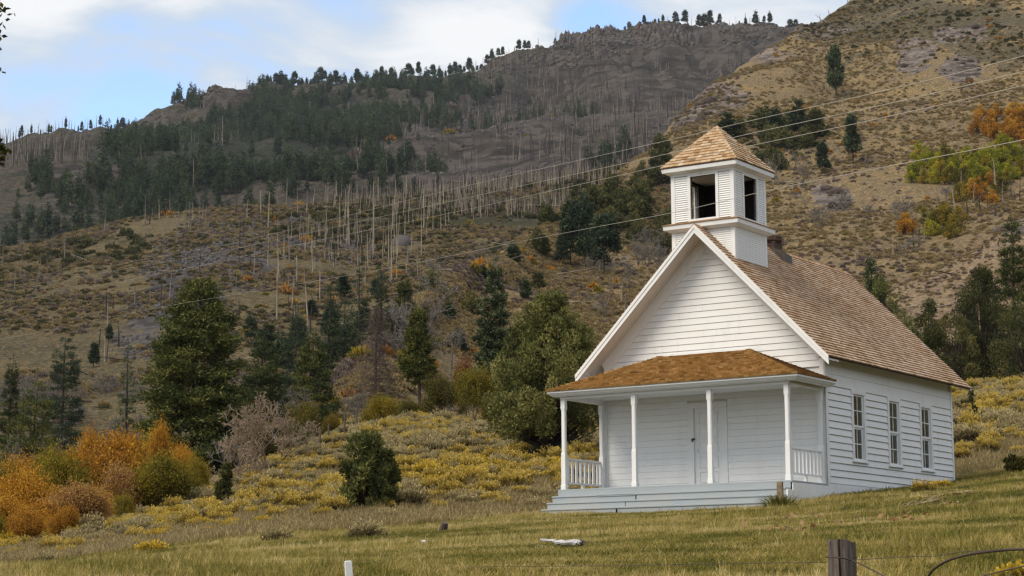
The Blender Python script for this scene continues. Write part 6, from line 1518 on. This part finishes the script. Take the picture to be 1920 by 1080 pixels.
# taller grass along the foundation
pts = []
for _ in range(640):
    q = random.random()
    if q < .45: a = hw(random.uniform(-.3, W), -2.98-random.uniform(0, .35))
    elif q < .6: a = hw(W+random.uniform(.06, .4), random.uniform(-2.9, 0))
    else: a = hw(W+random.uniform(.06, .5), random.uniform(0, L))
    pts.append((a[0], a[1], G.z(a[0], a[1])))
scatter('foundation_grass', pts, rng.uniform(.7, 1.3, len(pts)), rng.uniform(0, 6.28, len(pts)), rng.integers(0, 2, len(pts)), [TU[4], TU[2]], 'longer grass growing along the steps and the side wall', 'grass')
# ---------------------------------------------------------------- small things
def gpt(px, d): return G.at_d(px, d)
# fence post and wires in front
def post_mat():
    t = NT('weathered_grey_post_wood'); g = t.noise(60, 5, t.map(t.obj(), (1, 1, 0.04)), rough=.7); k = t.noise(14, 3, t.map(t.obj(), (1, 1, 0.06)), rough=.6); m_ = t.noise(9, 4, t.obj())
    c = t.ramp(g, [(.3, (.05, .038, .032)), (.5, (.13, .105, .09)), (.7, (.24, .205, .18))]); c = t.mix(t.step(k, .44, .36), c, (.018, .013, .011)); c = t.mix(t.math('MULTIPLY', t.step(m_, .5, .7), .4), c, (.07, .05, .035))
    return t.bsdf(c, .9, t.bump(t.math('ADD', g, t.math('MULTIPLY', k, 2)), .012, 1.0), spec=.1)
FPW = post_mat()
d = 11.5; p = G.at_d(1567, d); top = htop(p, 1573, 1015); w_ = 26*mpp(p)
b = MB(); seg = 7; rr = random.Random(4); ringv = []
for i in range(seg+1):
    z = -.3+(top+.3)*i/seg; ring = []
    for j in range(10):
        a = 2*math.pi*j/10; q = w_*(1+.10*math.sin(3*a+1)+rr.uniform(-.04, .04))*(1.0 if i < seg else .97); ring.append((math.cos(a)*q, math.sin(a)*q, z+(rr.uniform(-.012, .012) if i == seg else 0)))
    ringv.append(ring)
b.V = [v for r in ringv for v in r]
for i in range(seg):
    for j in range(10): b.F.append((i*10+j, i*10+(j+1) % 10, i*10+10+(j+1) % 10, i*10+10+j)); b.T.append(.5)
b.F.append(tuple(range(seg*10, seg*10+10))); b.T.append(.5); b.F.append(tuple(range(9, -1, -1))); b.T.append(.5)
fp = b.build('fence_post', FPW); fp.location = tuple(p); tag(fp, 'weathered grey wooden fence post in the foreground at lower right', 'fence post')
RUSTM = plain('rusty_wire', (0.075, 0.055, 0.045), .7)
def wire(name, pts, r, mat, label, cat, k=5):
    b = MB(); b.tube(pts, r, k); o = b.build(name, mat, smooth=True); return tag(o, label, cat)
def ray(px, py, d): q = pix_dir(px, py); return q/math.hypot(q[0], q[1])*d
def spl(pts, n=10):
    pts = [np.array(p, float) for p in pts]; out = []
    for i in range(len(pts)-1):
        p0 = pts[max(i-1, 0)]; p1 = pts[i]; p2 = pts[i+1]; p3 = pts[min(i+2, len(pts)-1)]
        for j in range(n):
            t = j/n; out.append(.5*((2*p1)+(-p0+p2)*t+(2*p0-5*p1+4*p2-p3)*t*t+(-p0+3*p1-3*p2+p3)*t**3))
    out.append(pts[-1]); return out
wire('fence_wire', spl([ray(-300, 1066, 20), ray(300, 1066, 17), ray(1000, 1062, 13.6), ray(1300, 1058, 12.4), ray(1547, 1054, 11.42)]), .0022, RUSTM, 'thin rusty fence wire running left from the foreground post', 'wire')
wire('fence_wire', spl([ray(1600, 1050, 11.45), ray(1700, 1044, 11.2), ray(1760, 1042, 11), ray(1850, 1032, 10.8), ray(2200, 1030, 10)]), .0022, RUSTM, 'thin fence wire running right from the foreground post', 'wire')
wire('fence_wire', spl([ray(1549, 1044, 11.40), ray(1575, 1046, 11.34), ray(1600, 1052, 11.42), ray(1630, 1066, 11.3), ray(1680, 1092, 11.1)]), .0045, RUSTM, 'loose thick wire end wrapped round the foreground post', 'wire')
wire('bent_branch', spl([ray(1738, 1085, 10.6), ray(1752, 1066, 10.5), ray(1785, 1048, 10.4), ray(1840, 1036, 10.3), ray(1925, 1030, 10.2), ray(2000, 1040, 10.1)]), .007, bark('dark_stem', (0.06, 0.04, 0.035), (0.10, 0.07, 0.05)), 'dark curved stem arching over the grass at the lower right corner', 'branch')
wire('bent_branch', spl([ray(1800, 1092, 10.5), ray(1850, 1078, 10.4), ray(1925, 1060, 10.2)]), .004, bark('dark_stem_b', (0.10, 0.08, 0.07), (0.16, 0.12, 0.09)), 'thinner straight stem below the curved one at the corner', 'branch')
# barbs twisted on the fence wires
# stake
p = gpt(664, 10); hst = htop(p, 664, 1054); b = MB(); b.box(-.018, .018, -.010, .010, -.1, hst); b.hexa([(-.018, -.010, hst), (.018, -.010, hst), (.012, -.008, hst+.008), (-.015, -.008, hst+.008)], [(-.018, .010, hst), (.018, .010, hst), (.012, .008, hst+.008), (-.015, .008, hst+.008)])
o = b.build('stake', WHITE, bevel=.002); o.location = tuple(p); o.rotation_euler = (0, -.07, .3); tag(o, 'short white painted stake in the grass at the bottom edge', 'stake')
# broken white post lying in the grass, in two rough pieces
FLK = paint_mat('flaking_white_post', (0.55, 0.55, 0.56), (0.36, 0.32, 0.29), .9)
a = gpt(1013, 19.2); c = gpt(1086, 17.6); r2 = random.Random(12)
def ragged(b, p0, p1, r0, r1, n=9):
    ring0 = len(b.V); p0 = Vector(p0); p1 = Vector(p1); d_ = (p1-p0).normalized(); u_ = d_.cross(Vector((0, 0, 1))).normalized(); w_ = u_.cross(d_)
    for i in range(n):
        t_ = i/(n-1); q = p0.lerp(p1, t_)+w_*r2.uniform(-.004, .004)
        for j in range(7):
            an = 2*math.pi*j/7; rr_ = (r0+(r1-r0)*t_)*r2.uniform(.72, 1.2); b.V.append(tuple(q+(u_*math.cos(an)*1.25+w_*math.sin(an)*.8)*rr_+d_*(r2.uniform(-.03, .03) if i in (0, n-1) else 0)))
    for i in range(n-1):
        for j in range(7): b.F.append((ring0+i*7+j, ring0+i*7+(j+1) % 7, ring0+(i+1)*7+(j+1) % 7, ring0+(i+1)*7+j)); b.T.append(.5)
    b.F.append(tuple(range(ring0+6, ring0-1, -1))); b.F.append(tuple(range(ring0+(n-1)*7, ring0+n*7))); b.T += [.5, .5]
bt = MB(); m1 = a+(c-a)*.40; ragged(bt, a+np.array([0, 0, .10]), m1+np.array([0, 0, .09]), .014, .022, 7)
o = bt.build('fallen_post', FLK); tag(o, 'broken white post lying in the grass in front of the steps', 'post')
bt = MB(); ragged(bt, m1+(c-a)*.03+np.array([0, 0, .085]), c+np.array([0, 0, .09]), .025, .034, 8); bt.build('thick_end', FLK, o)
bt = MB()
for i in range(9):
    an = i*.7; e = c+np.array([math.cos(an)*.014, 0, .09+math.sin(an)*.02]); d_ = (c-a)/np.linalg.norm(c-a); bt.tube([tuple(e-d_*.03), tuple(e+d_*(.03+.02*(i % 3))+np.array([0, 0, .01*(i % 2)]))], [.012, .004], 5)
bt.build('broken_end', BROWNB, o)
a2 = gpt(1015, 18.6); wire('twig', spl([a2+np.array([-.05, 0, .06]), a2+np.array([.12, -.05, .03]), a2+np.array([.3, -.1, .07]), a2+np.array([.42, -.1, .05])]), .006, SNAGG, 'thin bent twig lying beside the broken white post', 'twig')
# short post by the steps
p = G.at_d(1457, 47.6); tp = htop(p, 1456, 904)
b = MB(); b.hexa([(-.075, -.06, -.1), (.075, -.06, -.1), (.062, -.055, tp), (-.07, -.055, tp)], [(-.075, .06, -.1), (.075, .06, -.1), (.062, .055, tp+.02), (-.07, .055, tp+.015)]); o = b.build('short_post', RAWWOOD, bevel=.006); o.location = tuple(p); o.rotation_euler = (0, 0, -.4); tag(o, 'short raw wooden post in a tuft of grass at the right end of the steps', 'post')
tg = MB(); tm = mk_tuft(20, 420, .40, .13, GRM, .009, .16, .30); o = link('grass_tuft', tm, None, tuple(p)); o['kind'] = 'thing'; tag(o, 'tall grass tuft growing round the short post', 'grass tuft')
# pale dry shrubs on the meadow at right
TANB = bark('tan_dry_stems', (0.42, 0.31, 0.17), (0.30, 0.21, 0.11))
for (px, d, top, hw_, sd_, lab) in ((1812, 40, 944, 42, 1, 'pale tan dried flower shrub on the grass right of the side wall'), (1832, 31, 982, 24, 2, 'small dried weed below the pale tan shrub'), (1770, 33, 990, 16, 3, 'tiny dry weed left of the small dried weed')):
    p = gpt(px, d); h = htop(p, px, top); tr, cr = mk_leafy(800+sd_, h, leaf=.035, per=5, rmin=.0025, jit=.03, levels=4, stems=6, kids=3, spread=.8); e_ = np.percentile(np.abs(cr[0][:, 0]), 95); f = hw_*mpp(p)/e_; tr[0][:, :2] *= f; cr[0][:, :2] *= f
    tree('dry_shrub', p, md('stems', tr, TANB), md('heads', cr, DRY), lab, 'dry shrub', parts=('stems', 'seed_heads'))
# yellow rabbitbrush in the corner and by the side wall
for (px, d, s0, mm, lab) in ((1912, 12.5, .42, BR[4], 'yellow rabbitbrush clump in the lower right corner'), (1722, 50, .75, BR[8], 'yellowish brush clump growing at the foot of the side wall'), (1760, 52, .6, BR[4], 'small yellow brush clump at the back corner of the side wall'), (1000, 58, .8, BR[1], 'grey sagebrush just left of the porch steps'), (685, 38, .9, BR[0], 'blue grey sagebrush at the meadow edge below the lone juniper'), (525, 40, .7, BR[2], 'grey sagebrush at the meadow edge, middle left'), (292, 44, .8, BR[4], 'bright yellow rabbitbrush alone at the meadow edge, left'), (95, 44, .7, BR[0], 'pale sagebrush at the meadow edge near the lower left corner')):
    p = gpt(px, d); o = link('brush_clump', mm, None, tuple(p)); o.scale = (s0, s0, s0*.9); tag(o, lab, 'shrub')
# branch debris
b = MB(); r2 = random.Random(9); base = gpt(1665, 34); end = gpt(1755, 35.5)
for i in range(26):
    t0 = r2.uniform(0, 1)**.6; q = base+(end-base)*t0+np.array([0, 0, .05]); dv = (end-base)*r2.uniform(.08, .3)+np.array([0, r2.uniform(-.3, .3), r2.uniform(0, .13)]); b.tube([tuple(q), tuple(q+dv*.5+np.array([0, 0, .03])), tuple(q+dv)], [.010, .008, .004], 4)
b.tube([tuple(base+np.array([0, 0, .04])), tuple(base+(end-base)*.5+np.array([0, 0, .08])), tuple(end+np.array([0, 0, .1]))], [.02, .022, .03], 6)
o = b.build('fallen_branch', TANB, smooth=True); tag(o, 'pale dry fallen branch on the grass right of the side wall corner', 'branch')
DLEAF = foliage('dry_leaf_litter', [(0, (0.25, 0.15, 0.06)), (1, (0.48, 0.33, 0.16))], .3)
for i, (px, d, lab) in enumerate(((1500, 31, 'dry curled leaves lying in front of the side wall'), (1485, 22, 'largest heap of dry curled leaves behind the foreground post'), (1690, 25, 'small pale leaf heap in the grass at right'))):
    p = gpt(px, d); r_ = np.random.default_rng(i); n = 26; c = r_.normal(0, 1, (n, 3))*np.array([.22, .12, .02])+np.array([0, 0, .10]); V, F = kites(c, unit(r_.normal(size=(n, 3)))*.09, .03*np.ones(n), r_)
    o = link('leaf_heap', mesh_np('leaf_heap', V, F, DLEAF, r_.uniform(0, 1, n)), None, tuple(p)); tag(o, lab, 'leaf heap')
p = gpt(795, 24); o = link('pale_stone', mesh_np('pale_stone', *mk_rock(5, .075, 2)[:2], plain('white_stone', (.7, .69, .66))), None, tuple(p+np.array([0, 0, .10]))); tag(o, 'small white stone in the green grass', 'stone')
p = gpt(829, 41); b = MB(); b.tube([tuple(np.array([0, 0, -.1])), (0, .02, .12), (.01, .03, .26)], [.09, .085, .07], 10); o = b.build('tree_stump', BROWNB, smooth=False); o.location = tuple(p); o.rotation_euler = (.5, .2, 0); tag(o, 'small brown cut stump at the edge of the brush', 'stump')
# old fence remnants on the brush crest
for i, (px, d) in enumerate(((616, 108), (646, 109), (600, 106), (668, 110))):
    p = gpt(px, d); b = MB(); b.tube([(0, 0, -.1), (.02, 0, .6), (.03, .02, 1.1+.2*(i % 2))], [.06, .055, .045], 6); o = b.build('fence_post', BROWNB); o.location = tuple(p); tag(o, 'thin old fence post on the top edge of the brush slope', 'fence post', 'old fence posts on the brush slope')
# ---- wires crossing the picture
WIREM = plain('pale_weathered_power_cable', (0.44, 0.40, 0.33), .6, 2, .1)
def dist_at(px): return 1/np.interp(px, [-700, 0, 860, 1340, 1920, 2600], [.0036, .0052, .0135, .0228, .031, .040])
for (pl, lab) in (([(-600, 640), (0, 535), (300, 481), (480, 446), (860, 352), (1240, 266), (1400, 228), (1650, 172), (1920, 105), (2500, -50)], 'highest power line crossing just over the belfry tip'),
                  ([(-600, 650), (0, 544), (311, 491), (480, 458), (860, 374), (1240, 291), (1400, 252), (1650, 198), (1920, 134), (2500, -15)], 'second power line from the top, passing behind the belfry roof'),
                  ([(-600, 668), (0, 569), (355, 502), (480, 475), (860, 396), (1236, 312), (1400, 275), (1650, 222), (1920, 160), (2500, 15)], 'third power line from the top'),
                  ([(-600, 740), (0, 636), (164, 603), (325, 572), (423, 555), (700, 508), (960, 456), (1100, 429), (1250, 401), (1340, 381), (1450, 355), (1650, 315), (1920, 262), (2500, 140)], 'lowest power line, crossing in front of the belfry openings')):
    b = MB(); pts = spl([ray(a, c, dist_at(a)) for a, c in pl], 8); b.tube([tuple(q) for q in pts], [float(.0045+.0022*min(1, max(0, (60-math.hypot(q[0], q[1]))/30))) for q in pts], 5); o = b.build('power_line', WIREM, smooth=True); tag(o, lab, 'power line', 'power lines')
# ---- leaves of a near tree entering at the left edge: the tree stands just outside the frame
dN = 11.0; p = np.array([ray(-190, 1000, dN)[0], ray(-190, 1000, dN)[1], 0.0]); p[2] = G.z(p[0], p[1])
b = MB(); cr_pts = []; zt = ray(-60, -60, dN)[2]
b.tube([tuple(p-np.array([0, 0, .2])), tuple(p+np.array([0, 0, 1.2])), (p[0]-.05, p[1], zt*.6), (p[0], p[1], zt)], [.11, .09, .06, .04], 8)
rgx = np.random.default_rng(3); lc = []
for (px, py, n, sp) in ((-4, 22, 40, .028), (-10, 45, 14, .02), (-1, 287, 36, .026), (-8, 270, 14, .02), (-2, 302, 14, .014), (-130, 120, 90, .10), (-140, 30, 90, .10), (-130, 250, 90, .10), (-150, 380, 70, .10), (1, 66, 3, .008), (0, 88, 2, .008), (1, 132, 2, .01)):
    e_ = ray(px, py, dN); lc.append(e_+rgx.normal(0, sp, (n, 3))); s_ = np.array([p[0], p[1], max(p[2]+.6, e_[2]-.25)]); b.tube([tuple(s_), tuple((s_+e_)/2+np.array([0, 0, .03])), tuple(e_)], [.012, .008, .003], 4)
lc = np.concatenate(lc); A = unit(rgx.normal(size=lc.shape))*.038; V, F = kites(lc, A, .012*np.ones(len(lc)), rgx)
root = empty('leafy_tree', tuple(p)); tk = b.build('trunk', BROWNB); tk.data.transform(Matrix.Translation(-Vector(p))); tk.parent = root
link('crown', mesh_np('crown', V-p, F, foliage('dark_green_near_leaves', [(0, (0.015, 0.02, 0.008)), (.6, (0.05, 0.055, 0.012)), (1, (0.22, 0.17, 0.02))], .3), rgx.uniform(0, 1, len(F))), root); tag(root, 'nearby tree outside the left edge whose dark leaves poke into the picture', 'tree')
# ---------------------------------------------------------------- labels: where look-alikes still share one, say which by order
def order_labels():
    bpy.context.view_layer.update(); by = {}
    for o in C.objects:
        if o.parent is None and o.get('label') and o.get('kind') is None: by.setdefault(o['label'], []).append(o)
    words = ('leftmost', 'second from left', 'third from left', 'fourth from left', 'fifth from left', 'sixth from left', 'seventh from left', 'eighth from left', 'ninth from left', 'tenth from left')
    for lab, os_ in by.items():
        if len(os_) < 2 or len(os_) > 10: continue
        os_.sort(key=lambda o: float(proj(np.array([o.location[:]]))[0][0]))
        for i, o in enumerate(os_):
            w = words[i] if i < len(os_)-1 else 'rightmost'
            if len((lab+' '+w).split()) <= 16: o['label'] = lab+', '+w
order_labels()
# ---------------------------------------------------------------- air
def haze():
    V = [(x, y, z) for z in (-11, 720) for x, y in ((-1700, -60), (1700, -60), (1700, 2950), (-1700, 2950))]
    me = bpy.data.meshes.new('haze'); me.from_pydata(V, [], [(3, 2, 1, 0), (4, 5, 6, 7), (0, 1, 5, 4), (1, 2, 6, 5), (2, 3, 7, 6), (3, 0, 4, 7)])
    mt = bpy.data.materials.new('pale_air'); mt.use_nodes = True; nt = mt.node_tree; nt.nodes.clear(); out = nt.nodes.new('ShaderNodeOutputMaterial'); v = nt.nodes.new('ShaderNodeVolumePrincipled')
    v.inputs['Color'].default_value = (0.78, 0.86, 0.97, 1); v.inputs['Density'].default_value = 0.000035; nt.links.new(v.outputs[0], out.inputs['Volume']); me.materials.append(mt)
    o = link('haze', me); tag(o, kind='stuff'); return o
HAZE = True
if HAZE: haze()
